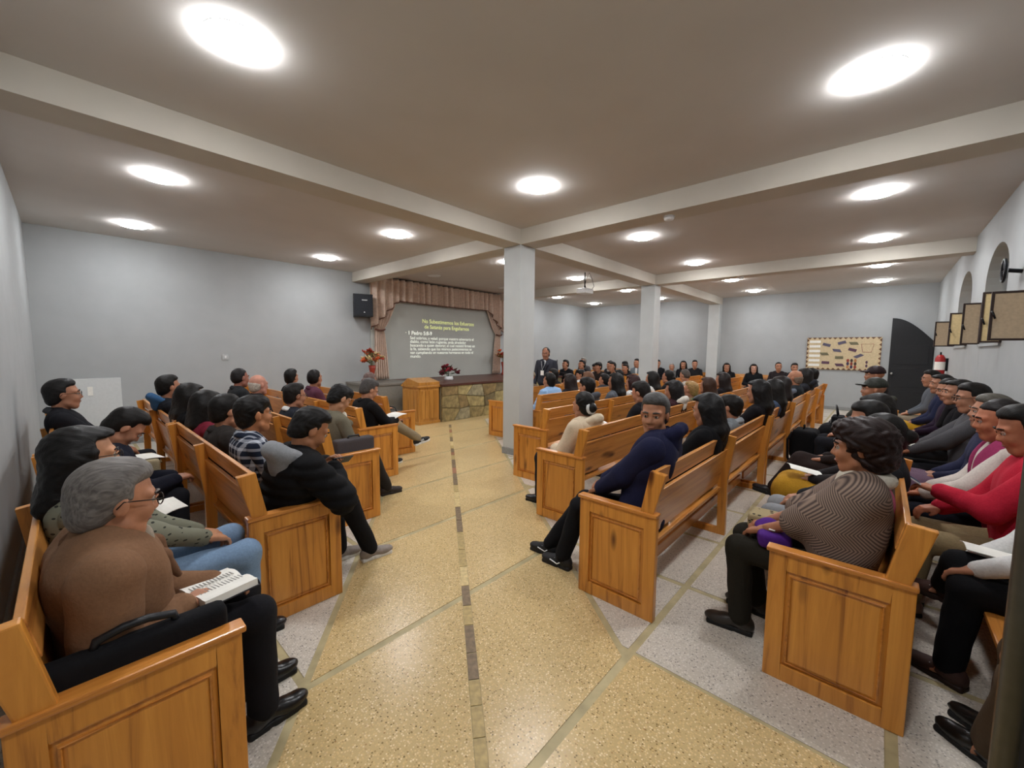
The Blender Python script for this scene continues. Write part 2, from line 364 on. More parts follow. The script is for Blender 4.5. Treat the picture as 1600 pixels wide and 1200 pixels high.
def pew(x, y, rz, L, p0, pL, label, nm=1):
    key = (round(L, 2), p0, pL)
    if key not in PEWC: PEWC[key] = pew_parts(L, p0, pL, [L * (k + 1) / (nm + 1) for k in range(nm)])
    t_ = thing('church_pew', label, 'pew', (x, y, 0), rz, 'varnished pine pews')
    for n_, me, subs in PEWC[key]:
        o = link(n_, me, t_)
        for sn, sm in subs: link(sn, sm, o)
    return t_
# right block (facing +Y), rear line Y
pew(2.3, .93, 0, 3.22, True, False, 'pine pew with the man in the navy hooded top on its end')
pew(5.58, .93, 0, 3.3, False, False, 'pine pew with the black backpack standing behind it')
pew(8.94, .93, 0, 2.75, False, True, 'pine pew in front of the notice board, last of its row')
pew(2.33, -.17, 0, 3.22, True, False, 'pine pew with the woman in the herringbone shawl on its end')
pew(5.62, -.17, 0, 3.3, False, False, 'pine pew past the shawl pew, holding the man in the olive jacket')
pew(2.3, -.93, 0, 3.22, False, False, 'pine pew against the windowed wall, holding the woman in the pink vest')
pew(5.58, -.93, 0, 3.3, False, False, 'pine pew against the windowed wall beneath the open shutters')
pew(8.94, -.93, 0, 3.0, False, False, 'pine pew against the windowed wall closest to the dark arched door')
pew(3.1, 1.95, 0, 3.22, True, False, 'pine pew with the girl in the cream fleece on its end')
pew(6.38, 1.95, 0, 3.3, False, False, 'pine pew behind the blond child with the green collar')
pew(9.74, 1.95, 0, 3.0, False, True, 'pine pew ahead of the bald man, at its row end')
pew(3.88, 2.97, 0, 3.22, True, False, 'pine pew with the grey hooded jacket, standing by the nearest column')
pew(7.16, 2.97, 0, 3.3, False, False, 'pine pew behind the second column, nearer side')
pew(10.52, 2.97, 0, 2.6, False, True, 'pine pew past the second column, facing the stage side')
pew(5.05, 4.0, 0, 3.22, True, False, 'pine pew with the light blue puffer jacket, beside the nearest column')
pew(9.9, 4.0, 0, 3.0, False, False, 'pine pew between the second column and the far pilaster')
pew(5.44, 5.03, 0, 3.22, True, False, 'frontmost pine pew on the right, showing left of the nearest column')
# far wall and corner rows (facing -X)
pew(14.78, 1.75, PI / 2, 3.2, False, False, 'pine pew against the far wall, next to the notice board')
pew(14.78, 5.0, PI / 2, 3.2, False, False, 'pine pew against the far wall, left of the pilaster')
pew(11.0, 5.5, PI / 2, 3.2, False, False, 'pine pew in the far corner behind the standing speaker')
pew(12.05, 5.5, PI / 2, 3.2, False, False, 'middle pine pew of the far corner block')
pew(13.1, 5.5, PI / 2, 3.2, False, False, 'rearmost pine pew of the far corner block')
# left block (facing +X); local x runs towards -Y
def lpew(xr, yn, L, near, label): return pew(xr, yn + L, -PI / 2, L, False, near, label)
lpew(-.17, 1.6, 2.6, True, 'nearest left pine pew with the old man in brown')
lpew(-.17, 4.25, 2.6, False, 'pine pew in the left corner with the man in glasses')
lpew(.64, 2.6, 2.45, True, 'left pine pew with the boy looking at his phone on its end')
lpew(.64, 5.08, 2.5, False, 'left pine pew with the man in the blue-shouldered jacket')
lpew(1.48, 3.58, 2.45, True, 'left pine pew with the man in the grey-brown suit on its end')
lpew(1.48, 6.06, 2.5, False, 'left pine pew with the two balding men near the wall')
lpew(2.32, 4.6, 2.45, True, 'left pine pew with the man in white-soled trainers on its end')
lpew(2.32, 7.08, 2.1, False, 'left pine pew with the man in the burgundy shirt')
lpew(3.16, 5.45, 2.45, True, 'front left pine pew closest to the lectern')

# ------------------------------------------------------------------ stage, lectern, curtain, screen
ST = .86
stg = thing('stage', 'raised stage faced with tan stone slabs under a dark wooden top', 'stage', (5.62, 7.25, 0))
MB().box(0, 4.6, .03, 2.05, 0, ST - .05).build('body', flat('stage_mortar', '857a5f', .8), stg)
MB().box(-1.2, 0, 1.0, 2.05, 0, ST - .05).build('side_body', flat('stage_side_grey', '85827a', .8), stg)
MB().box(-.03, 4.6, -.03, 2.05, ST - .05, ST).build('top', WBR, stg, bevel=.006)
MB().box(-1.23, -.032, .97, 2.05, ST - .05, ST).build('side_top', flat('stage_top_grey', '7c776f', .6), stg, bevel=.006)
SLAB = [flat('stone_slab_%d' % i, c, .75, noise=.28, scale=9, bump=.6) for i, c in enumerate(('8d7c52', 'a08f60', '77694a', '948a6c', '857049'))]
rs = random.Random(3); nx, nz = 11, 3
gx = [[(k + (rs.uniform(-.3, .3) if 0 < k < nx else 0)) * 4.58 / nx for k in range(nx + 1)] for _ in range(nz + 1)]
gz = [[(j + (rs.uniform(-.25, .25) if 0 < j < nz else 0)) * (ST - .055) / nz for k in range(nx + 1)] for j in range(nz + 1)]
for j in range(nz):
    for k in range(nx):
        q = [(gx[j][k], gz[j][k]), (gx[j][k + 1], gz[j][k + 1]), (gx[j + 1][k + 1], gz[j + 1][k + 1]), (gx[j + 1][k], gz[j + 1][k])]
        cx, cz = sum(p[0] for p in q) / 4, sum(p[1] for p in q) / 4
        q = [(cx + (x - cx) * (1 - .007 / .2), cz + (z - cz) * (1 - .006 / .14)) for x, z in q]
        MB().prism([(z - cz, x - cx) for x, z in q], -.002 - rs.uniform(0, .014), .035, 1).build('stone_slab', rs.choice(SLAB), stg, loc=(cx, 0, cz))
lec = thing('lectern', 'pine lectern with a sloped top standing at the left end of the stage', 'lectern', (5.04, 7.3, 0))
LW, LD = .54, .62
MB().box(.0, LW, .0, LD, .06, .82).build('body', WDX, lec, bevel=.004)
MB().box(-.02, LW + .02, -.02, LD + .02, 0, .06).build('plinth', WDX, lec, bevel=.006)
for k in range(4):
    w_ = (LW - .1) / 4; MB().box(.05 + k * w_ + .004, .05 + (k + 1) * w_ - .004, -.012, .0, .12, .74).build('front_board', WDX, lec, bevel=.003)
    w_ = (LD - .1) / 4; MB().box(-.012, 0, .05 + k * w_ + .004, .05 + (k + 1) * w_ - .004, .12, .74).build('side_board', WDX, lec, bevel=.003)
MB().box(-.025, LW + .025, -.025, LD + .025, .80, .85).build('crown_moulding', WDX, lec, bevel=.012)
MB().prism([(-.01, .85), (LD + .01, .85), (LD + .01, .86), (LD * .65, 1.0), (-.01, .92)], -.01, LW + .01, 0).build('sloped_top', WDX, lec, bevel=.004)
M_CURT = flat('curtain_pink_beige', 'd2bcab', .85, noise=.08, scale=20, spec=.2)
M_CURTB = flat('curtain_trim', '6d4a3e', .85)
cur = thing('stage_curtain', 'pinkish beige pleated stage curtain with valance and tied-back drapes', 'curtain', (0, 9.2, 0))
def sheet(name, fn, nu, nv, mat, parent, th=.012):
    """fn(u,v) -> x,y,z ; two-sided sheet with thickness th along y"""
    vs = []; 
    for s_ in (0, 1):
        for i in range(nu + 1):
            for j in range(nv + 1):
                x, y, z = fn(i / nu, j / nv); vs.append((x, y + s_ * th, z))
    n = (nu + 1) * (nv + 1); fs = []
    for i in range(nu):
        for j in range(nv):
            a = i * (nv + 1) + j; b = a + nv + 1
            fs.append((a, b, b + 1, a + 1)); fs.append((n + a, n + a + 1, n + b + 1, n + b))
    for i in range(nu):
        for j in (0, nv): a = i * (nv + 1) + j; b = a + nv + 1; fs.append((a, b, n + b, n + a))
    for j in range(nv):
        for i in (0, nu): a = i * (nv + 1) + j; fs.append((a, a + 1, n + a + 1, n + a))
    m = MB(); m.add(vs, fs); return m.build(name, mat, parent, smooth=True)
VX0, VX1 = 4.99, 9.68
def val_bot(u):
    x = VX0 + u * (VX1 - VX0); e = min(x - VX0, VX1 - x)
    return 2.86 - max(0, (.75 - e)) * 1.0 - .03 * math.sin(u * PI)
def vf(u, v):
    x = VX0 + u * (VX1 - VX0); zb = val_bot(u); pl = math.sin(u * 2 * PI * 24 + .8 * math.sin(u * 40))
    return x + .012 * math.sin(u * 300), -.04 + (.06 + .02 * v) * pl, 3.38 + (zb - 3.38) * v + (.012 * pl if v > .98 else 0)
va = sheet('valance', vf, 272, 10, M_CURT, cur)
MB().tube([(vf(i / 180, 1)[0], vf(i / 180, 1)[1] - .004, vf(i / 180, 1)[2]) for i in range(181)], .012, 5).build('trim', M_CURTB, va, smooth=True)
MB().tube([(VX0 - .03, .02, 3.385), (VX1 + .03, .02, 3.385)], .014, 8).build('rod', M_DKMETAL, cur)
for s_, xa in ((1, VX0), (-1, VX1)):
    def df(u, v, s_=s_, xa=xa):
        z = 3.36 + (ST + .02 - 3.36) * v; zt = 2.12
        if z > zt: k = ((z - zt) / (3.36 - zt)) ** .75; w0, w1 = .14 + (-.14 + .0) * k, .36 + (.95 - .36) * k
        else: k = (zt - z) / (zt - ST); w0, w1 = .14 + -.02 * k, .36 + .14 * k ** .6
        pl = math.sin(u * 2 * PI * 6)
        return xa + s_ * (w0 + (w1 - w0) * u), .03 + .036 * pl, z
    d_ = sheet('drape', df, 72, 26, M_CURT, cur)
    MB().tube([(xa + s_ * (.12 + .26 * k / 8), -.02 - .02 * math.sin(PI * k / 8), 2.12 - .03 * math.sin(PI * k / 8)) for k in range(9)], .022, 8).build('tie_back', M_CURTB, d_, smooth=True)
M_SCR = flat('screen_grey', 'b3b5ae', .8, noise=.02, scale=2)
scr = thing('projection_screen', 'grey projection screen between the stage drapes showing a projected Bible verse', 'screen', (0, 9.29, 0))
MB().box(5.05, 9.62, 0, .025, ST, 3.2).build('panel', M_SCR, scr)
def text(parent, body, x, z, size, mat, name='projected_line', y=-.004, bold=0, rot=(PI / 2, 0, 0)):
    cu = bpy.data.curves.new('text', 'FONT'); cu.body = body; cu.size = size; cu.offset = bold; cu.extrude = .0005
    o = bpy.data.objects.new('text', cu); me = bpy.data.meshes.new_from_object(o); bpy.data.objects.remove(o)
    me.materials.clear(); me.materials.append(mat); q = link(name, me, parent, (x, y, z)); q.rotation_euler = rot; q['kind'] = 'stuff'; return q
M_TW = flat('projected_white', 'f2f6ea', .8, noise=0, emit=.35); M_TY = flat('projected_yellow', 'dfe69c', .8, noise=0, emit=.35)
text(scr, 'No Subestimemos los Esfuerzos', 6.55, 2.35, .145, M_TY, bold=.002); text(scr, 'de Satanás para Engañarnos', 6.62, 2.20, .145, M_TY, bold=.002)
text(scr, '· 1 Pedro 5:8-9', 6.02, 2.02, .14, M_TW, bold=.003)
for i, l in enumerate(('Sed sobrios, y velad; porque vuestro adversario el', 'diablo, como león rugiente, anda alrededor', 'buscando a quien devorar; al cual resistid firmes en', 'la fe, sabiendo que los mismos padecimientos se', 'van cumpliendo en vuestros hermanos en todo el', 'mundo.')):
    text(scr, l, 6.16, 1.90 - i * .098, .112, M_TW, bold=.001)
# flowers
def leafmesh(name, l, w_, mat):
    m = MB(); m.add([(0, 0, 0), (l * .35, w_ / 2, .01), (l, 0, -.01), (l * .35, -w_ / 2, .01), (l * .4, 0, .02), (l * .4, 0, -.006)], [(0, 1, 4), (1, 2, 4), (2, 3, 4), (3, 0, 4), (1, 0, 5), (2, 1, 5), (3, 2, 5), (0, 3, 5)]); return m.mesh(name, mat, smooth=True)
def bouquet(t_, z0, r, h, n, fmats, lmats, seed, fs=.06):
    rs = random.Random(seed); lm = [leafmesh('leaf', .16, .05, m) for m in lmats]
    fm = []
    for m in fmats:
        b = MB()
        for k in range(6):
            a = k * PI / 3; b.ball((fs * .55 * math.cos(a), fs * .55 * math.sin(a), 0), (fs * .5, fs * .34, fs * .16), 4, rotm(0, -.4, a))
        b.ball((0, 0, .006), fs * .25, 4); fm.append(b.mesh('flower_head', m, smooth=True))
    for k in range(n):
        a = rs.uniform(0, 2 * PI); q = rs.uniform(.1, 1) ** .6; p = Vector((r * q * math.cos(a), r * q * math.sin(a), z0 + h * rs.uniform(.25, 1) * (1.15 - .5 * q)))
        st = MB().tube([(0, 0, z0 - .1), (p.x * .4, p.y * .4, z0 + (p.z - z0) * .5), tuple(p)], .003, 4).build('stem', lmats[0], t_)
        o = link('flower_head', rs.choice(fm), st, p); o.rotation_euler = (rs.uniform(-.9, .9), rs.uniform(-.9, .9), a)
        for _ in range(2):
            o = link('leaf', rs.choice(lm), st, p * .8 + Vector((0, 0, .2 * z0))); o.rotation_euler = (rs.uniform(-.5, .5), rs.uniform(-1.0, .4), rs.uniform(0, 6.3))
M_OR = [flat('petal_orange', 'c8582c', .7), flat('petal_cream', 'd8c08e', .7), flat('petal_rust', '9c3320', .7)]
M_LF = [flat('leaf_olive', '5f6238', .7), flat('leaf_dry', '9a7a4a', .7)]
for x, y, lb, sd in ((4.7, 8.62, 'tall red vase of orange flowers left of the screen', 1), (9.2, 8.75, 'tall red vase of orange flowers right of the screen', 2)):
    v = thing('flower_vase', lb, 'flower vase', (x, y, ST), group='tall orange flower vases')
    MB().lathe([(.06, 0), (.075, .02), (.05, .1), (.045, .2), (.07, .32), (.08, .4), (.07, .4), (.04, .25)], n=18).build('vase', flat('vase_red', '9c3a2a', .35), v, smooth=True)
    bouquet(v, .42, .24, .42, 24, M_OR, M_LF, sd, .075)
v = thing('flower_arrangement', 'low arrangement of dark red flowers at the centre of the stage', 'flowers', (6.5, 8.1, ST))
MB().lathe([(.09, 0), (.12, .03), (.1, .1), (.08, .1)], n=16).build('bowl', M_WHITE, v, smooth=True)
bouquet(v, .12, .24, .26, 16, [flat('petal_crimson', '8c1226', .6), flat('petal_wine', '5e1020', .6)], [flat('leaf_dark', '33402a', .7)], 5, .08)

# ------------------------------------------------------------------ things on walls and ceiling
for x, y, lb, a in ((4.76, 9.13, 'black wall loudspeaker left of the stage curtain', -.35), (9.93, 9.13, 'black wall loudspeaker right of the stage curtain', .3)):
    s_ = thing('loudspeaker', lb, 'loudspeaker', (x, y, 2.38), a, 'wall loudspeakers')
    MB().prism([(-.22, -.16), (.22, -.16), (.19, .14), (-.19, .14)], 0, .52, 2).build('cabinet', M_BLACK, s_, bevel=.012)
    MB().box(-.2, .2, -.172, -.162, .03, .49).build('grille', flat('grille_cloth', '23262c', .8, noise=.3, scale=200), s_, bevel=.004)
    MB().box(-.03, .09, -.178, -.172, .37, .395).build('badge', M_STEEL, s_)
    MB().lathe([(.012, 0), (.012, .004)], n=10).build('indicator', flat('indicator_white', 'ffffff', .5, emit=2), s_, loc=(.02, -.176, .1))
    MB().tube([(0, .14, .3), (0, .18, .3)], .02, 8).build('bracket', M_DKMETAL, s_)
pj = thing('projector', 'white projector hanging from a thin black ceiling pole', 'projector', (8.1, 5.15, 3.0))
MB().box(-.16, .16, -.13, .13, -.06, .05).build('case', M_WHITE, pj, bevel=.015)
MB().tube([(0, 0, .05), (0, 0, .42)], .013, 8).build('pole', M_DKMETAL, pj)
MB().lathe([(.05, 0), (.02, .05), (.014, .08)], n=12).build('mount', M_DKMETAL, pj, loc=(0, 0, .05))
MB().lathe([(.035, 0), (.035, .03), (.028, .03)], n=14).build('lens', M_BLACK, pj, loc=(-.05, .13, 0)).rotation_euler = (-PI / 2, 0, 0)
MB().tube([(.1, -.1, .0), (.2, -.12, .12), (.16, -.08, .3), (.1, -.05, .42), (.04, -.02, .3), (.02, .02, .1)], .006, 6).build('cable', M_BLACK, pj, smooth=True)
for x, y, z, lb in ((4.79, 1.93, 3.2, 'white smoke detector under the cross beam of the nearest column'), (9.59, 2.3, 3.2, 'white smoke detector under the far cross beam')):
    d_ = thing('smoke_detector', lb, 'smoke detector', (x, y, z), group='smoke detectors')
    MB().lathe([(.02, -.045), (.05, -.04), (.06, -.015), (.055, 0)], n=18).build('cover', M_WHITE, d_, smooth=True); MB().lathe([(.065, -.008), (.065, 0)], n=18).build('base', M_WHITE, d_)
# notice board
nb = thing('notice_board', 'beige notice board with paper cut-outs on the far wall', 'notice board', (14.84, 0, 0))
MB().box(-.02, 0, .04, 1.68, 1.15, 2.07).build('board', flat('board_beige', 'c9b692', .8), nb)
M_BROWN = flat('border_brown', '6b4a34', .8); me_tri = MB().prism([(-.05, 0), (.05, 0), (.0, .055)], -.004, 0, 0).mesh('border_piece', M_BROWN)
for k in range(14):
    for z, r_ in ((1.15, 0), (2.07, PI)): o = link('border_piece', me_tri, nb, (-.022, .1 + k * .117, z)); o.rotation_euler.x = r_
for k in range(7):
    for y, r_ in ((.04, PI / 2 * -1), (1.68, PI / 2)): o = link('border_piece', me_tri, nb, (-.022, y, 1.24 + k * .125)); o.rotation_euler.x = r_
for k in range(6): MB().box(-.026, -.021, 1.36, 1.62, 1.24 + k * .135, 1.31 + k * .135).build('paper_strip', M_PAPER, nb)
MC = [flat('cutout_slate', '5a5668', .8), flat('cutout_olive', '6f6a52', .8), flat('cutout_plum', '5b4050', .8)]
for k, (y, z, a) in enumerate(((1.22, 1.86, .3), (1.26, 1.6, 0), (1.22, 1.35, .05), (.98, 1.7, .1), (.92, 1.5, 0), (.9, 1.29, 0), (.88, 1.92, -.3), (.62, 1.9, 0), (.64, 1.72, .3), (.5, 1.55, -.5))):
    m = MB().box(-.003, .003, -.09, .09, -.06, .06); m.v = [(x_, y_ + (z_ * .4 if k % 2 else 0), z_ * (1 - .35 * abs(y_) / .09)) for x_, y_, z_ in m.v]
    m.build('paper_cutout', MC[k % 3], nb, loc=(-.024, y, z)).rotation_euler.x = a
MB().tube([(-.024, .2, 1.88), (-.024, .46, 1.88), (-.024, .42, 1.66), (-.024, .24, 1.66)], .008, 4, close=True).build('outlined_pot', flat('outline_pink', 'b98a7c', .8), nb)
rs = random.Random(9)
for k in range(9): MB().ball((0, 0, 0), (.004, .032, .05), 4).build('paper_figure', flat('figure_%d' % (k % 4), ('8a3a2e', '3c3450', 'b07a50', '4a3a34')[k % 4], .8), nb, loc=(-.024, .56 + .08 * (k % 3), 1.24 + .09 * (k // 3)))
for k in range(2): MB().ball((0, 0, 0), (.004, .025, .045), 4).build('paper_figure', MC[2], nb, loc=(-.024, .32, 1.28 + .1 * k))
# far arched door
d1 = link('door_1', None, None, (14.78, 0, 0)); structure(d1, 'dark arched metal door leaf at the end of the windowed wall')
pts = [(-.93, 0), (-.13, 0), (-.13, 2.56)] + [(-.13 - .8 * k / 10, 1.95 + .61 * math.cos(PI / 2 * (k / 10) ** 1.0)) for k in range(1, 11)]
MB().prism(pts, -.03, .03, 0).build('leaf', M_DARKDOOR, d1, bevel=.004); MB().ball((-.06, -.2, 1.1), .035, 6).build('knob', M_STEEL, d1, smooth=True)
for k in range(3): MB().box(-.036, -.028, -.86, -.2, .15 + .6 * k, .65 + .6 * k).build('panel', M_DARKDOOR, d1, bevel=.004)
# entrance door leaf standing open beside the camera
d2 = link('door_2', None, None, (1.5, -.59, 0)); structure(d2, 'dark metal entrance door standing open at the right edge')
MB().box(-.02, .02, -.30, .30, .02, 2.25).build('leaf', M_DARKDOOR, d2, bevel=.004)
MB().tube([(0, .305, .02), (0, .305, 2.25)], .026, 10).build('edge_post', flat('door_edge_metal', '4c4a42', .35, metal=.5), d2, smooth=True)
MB().box(-.03, -.02, -.25, .24, .15, 1.0).build('kick_panel', flat('door_panel_metal', '3c3a34', .4, metal=.4), d2, bevel=.004)
# open shutters
for k, (x, w_, hh, m, lb) in enumerate(((5.82, .24, .45, M_GLASS, 'frosted window shutter nearest the camera, opened into the hall'), (6.93, .17, .56, M_GLASSY, 'narrow yellowish frosted shutter right behind the nearest one'), (8.32, .18, .56, M_GLASS, 'middle brownish frosted shutter opened into the hall'), (9.43, .21, .51, M_GLASSY, 'yellowish frosted shutter next to the farthest one'), (10.92, .27, .46, M_GLASS, 'farthest frosted shutter, beside the dark arched door'))):
    s_ = thing('window_shutter', lb, 'shutter', (x, Y0, 1.77), group='open frosted shutters')
    MB().box(-.006, .006, .02, w_ - .01, .02, hh - .02).build('pane', m, s_)
    for b in ((.0, .02, 0, hh), (w_ - .02, w_, 0, hh)): MB().box(-.014, .014, *b).build('stile', M_FRAME, s_, bevel=.003)
    for b in ((.02, w_ - .02, 0, .02), (.02, w_ - .02, hh - .02, hh)): MB().box(-.014, .014, *b).build('rail', M_FRAME, s_, bevel=.003)
    MB().tube([(-.016, w_ - .01, .27), (-.04, w_ - .012, .26), (-.045, w_ - .03, .2)], .008, 6).build('handle', M_DKMETAL, s_, smooth=True)
o_ = thing('wall_fan', 'small dark round fan fixed high on the windowed wall', 'fan', (6.3, Y0, 2.47))
MB().tube([(0, .12 + .0 * k, .0) if 0 else (.09 * math.cos(k * PI / 8), .12, .11 * math.sin(k * PI / 8)) for k in range(16)], .012, 6, close=True).build('guard_ring', M_DKMETAL, o_, smooth=True)
for k in range(6): MB().tube([(0, .12, 0), (.09 * math.cos(k * PI / 3), .12, .11 * math.sin(k * PI / 3))], .005, 4).build('guard_wire', M_DKMETAL, o_)
for k in range(4): MB().ball((.04 * math.cos(k * PI / 2), .1, .05 * math.sin(k * PI / 2)), (.035, .004, .03), 5).build('blade', flat('fan_blade', '6a6c70', .4), o_)
MB().tube([(0, 0, -.02), (0, .1, 0)], .02, 8).build('arm', M_DKMETAL, o_)
ex = thing('fire_extinguisher', 'red fire extinguisher hung on the windowed wall by the arched door', 'fire extinguisher', (11.6, Y0 + .11, 1.2))
MB().lathe([(.06, 0), (.075, .02), (.075, .34), (.05, .4), (.025, .42)], n=18).build('cylinder', flat('extinguisher_red', 'a01c1c', .35), ex, smooth=True)
MB().lathe([(.0765, 0), (.0765, .16)], n=18).build('label_band', M_PAPER, ex, loc=(0, 0, .12)); MB().box(-.03, .03, -.012, .012, .42, .47).build('valve', M_BLACK, ex, bevel=.004)
MB().tube([(.02, 0, .44), (.09, 0, .4), (.095, 0, .2)], .009, 6).build('hose', M_BLACK, ex, smooth=True); MB().box(-.02, .02, -.11, -.07, .1, .35).build('bracket', M_DKMETAL, ex)
pb = thing('white_panel', 'low white panel fixed to the wall in the left corner', 'panel', (0, Y1 - .008, 0))
MB().box(-.05, .58, -.03, 0, .02, 1.13).build('sheet', flat('panel_white', 'cdd0cf', .7, noise=.02), pb, bevel=.004); MB().box(.19, .25, -.036, -.03, .86, 1.0).build('notice', M_PAPER, pb)
for x, z, lb in ((2.05, 1.46, 'white switch plate in the middle of the left wall'), (2.9, .4, 'white socket plate low on the left wall')):
    sp = thing('switch_plate', lb, 'switch', (x, Y1, z), group='wall plates'); MB().box(-.05, .05, -.012, 0, -.05, .05).build('plate', flat('plate_grey', 'b4b8b8', .5), sp, bevel=.003); MB().box(-.015, .015, -.02, -.012, -.025, .025).build('rocker', M_WHITE, sp)
ms = thing('microphone_stand', 'thin black microphone stand beside the standing speaker', 'microphone stand', (9.0, 6.55, 0))
MB().tube([(0, 0, .03), (0, 0, 1.38)], .011, 6).build('pole', M_DKMETAL, ms)
for k in range(3): MB().tube([(0, 0, .12), (.3 * math.cos(k * 2.1), .3 * math.sin(k * 2.1), .01)], .009, 6).build('leg', M_DKMETAL, ms)
MB().tube([(-.32, .25, 1.12), (.35, -.28, .98)], .009, 6).build('boom', M_DKMETAL, ms); MB().ball((-.34, .27, 1.125), (.035, .03, .03), 6).build('microphone', M_BLACK, ms, smooth=True)
MB().ball((0, 0, 1.06), .035, 6).build('clutch', M_DKMETAL, ms, smooth=True)

# ------------------------------------------------------------------ bodies: smooth implicit surfaces meshed with surface nets
def V(*a): return np.array(a, float)
def cone(a, b, ra, rb=None, k=.02): return ('c', np.array(a, float), np.array(b, float), ra, ra if rb is None else rb, k)
def ell(c, r, M=None, k=.02): return ('e', np.array(c, float), np.array(r, float), M, k)
def box(c, hf, M=None, rd=.01, k=.01): return ('b', np.array(c, float), np.array(hf, float), M, rd, k)
def tr(p, M, t, s=1.0):
    """transform a primitive: x -> M (s x) + t"""
    if p[0] == 'c': return ('c', M @ (p[1] * s) + t, M @ (p[2] * s) + t, p[3] * s, p[4] * s, p[5])
    Mo = M if p[3] is None else M @ p[3]
    if p[0] == 'e': return ('e', M @ (p[1] * s) + t, p[2] * s, Mo, p[4])
    return ('b', M @ (p[1] * s) + t, p[2] * s, Mo, p[4] * s, p[5])
def pbounds(p):
    if p[0] == 'c': r = max(p[3], p[4]); return np.minimum(p[1], p[2]) - r, np.maximum(p[1], p[2]) + r
    r = np.full(3, p[2].max() if p[0] == 'e' else np.linalg.norm(p[2]) + p[4])
    if p[3] is None: r = p[2] + (p[4] if p[0] == 'b' else 0)
    return p[1] - r, p[1] + r
def peval(p, X, Y, Z):
    if p[0] == 'c':
        a, b = p[1], p[2]; d = b - a; l2 = max(d @ d, 1e-9)
        h = np.clip(((X - a[0]) * d[0] + (Y - a[1]) * d[1] + (Z - a[2]) * d[2]) / l2, 0, 1)
        return np.sqrt((X - a[0] - h * d[0]) ** 2 + (Y - a[1] - h * d[1]) ** 2 + (Z - a[2] - h * d[2]) ** 2) - (p[3] + (p[4] - p[3]) * h)
    x, y, z = X - p[1][0], Y - p[1][1], Z - p[1][2]; M = p[3]
    if M is not None: x, y, z = (M[0, 0] * x + M[1, 0] * y + M[2, 0] * z, M[0, 1] * x + M[1, 1] * y + M[2, 1] * z, M[0, 2] * x + M[1, 2] * y + M[2, 2] * z)
    r = p[2]
    if p[0] == 'e':
        k0 = np.sqrt((x / r[0]) ** 2 + (y / r[1]) ** 2 + (z / r[2]) ** 2); k1 = np.sqrt((x / r[0] ** 2) ** 2 + (y / r[1] ** 2) ** 2 + (z / r[2] ** 2) ** 2) + 1e-9
        return k0 * (k0 - 1) / k1
    qx, qy, qz = np.abs(x) - r[0], np.abs(y) - r[1], np.abs(z) - r[2]
    return np.sqrt(np.maximum(qx, 0) ** 2 + np.maximum(qy, 0) ** 2 + np.maximum(qz, 0) ** 2) + np.minimum(np.maximum(qx, np.maximum(qy, qz)), 0) - p[4]
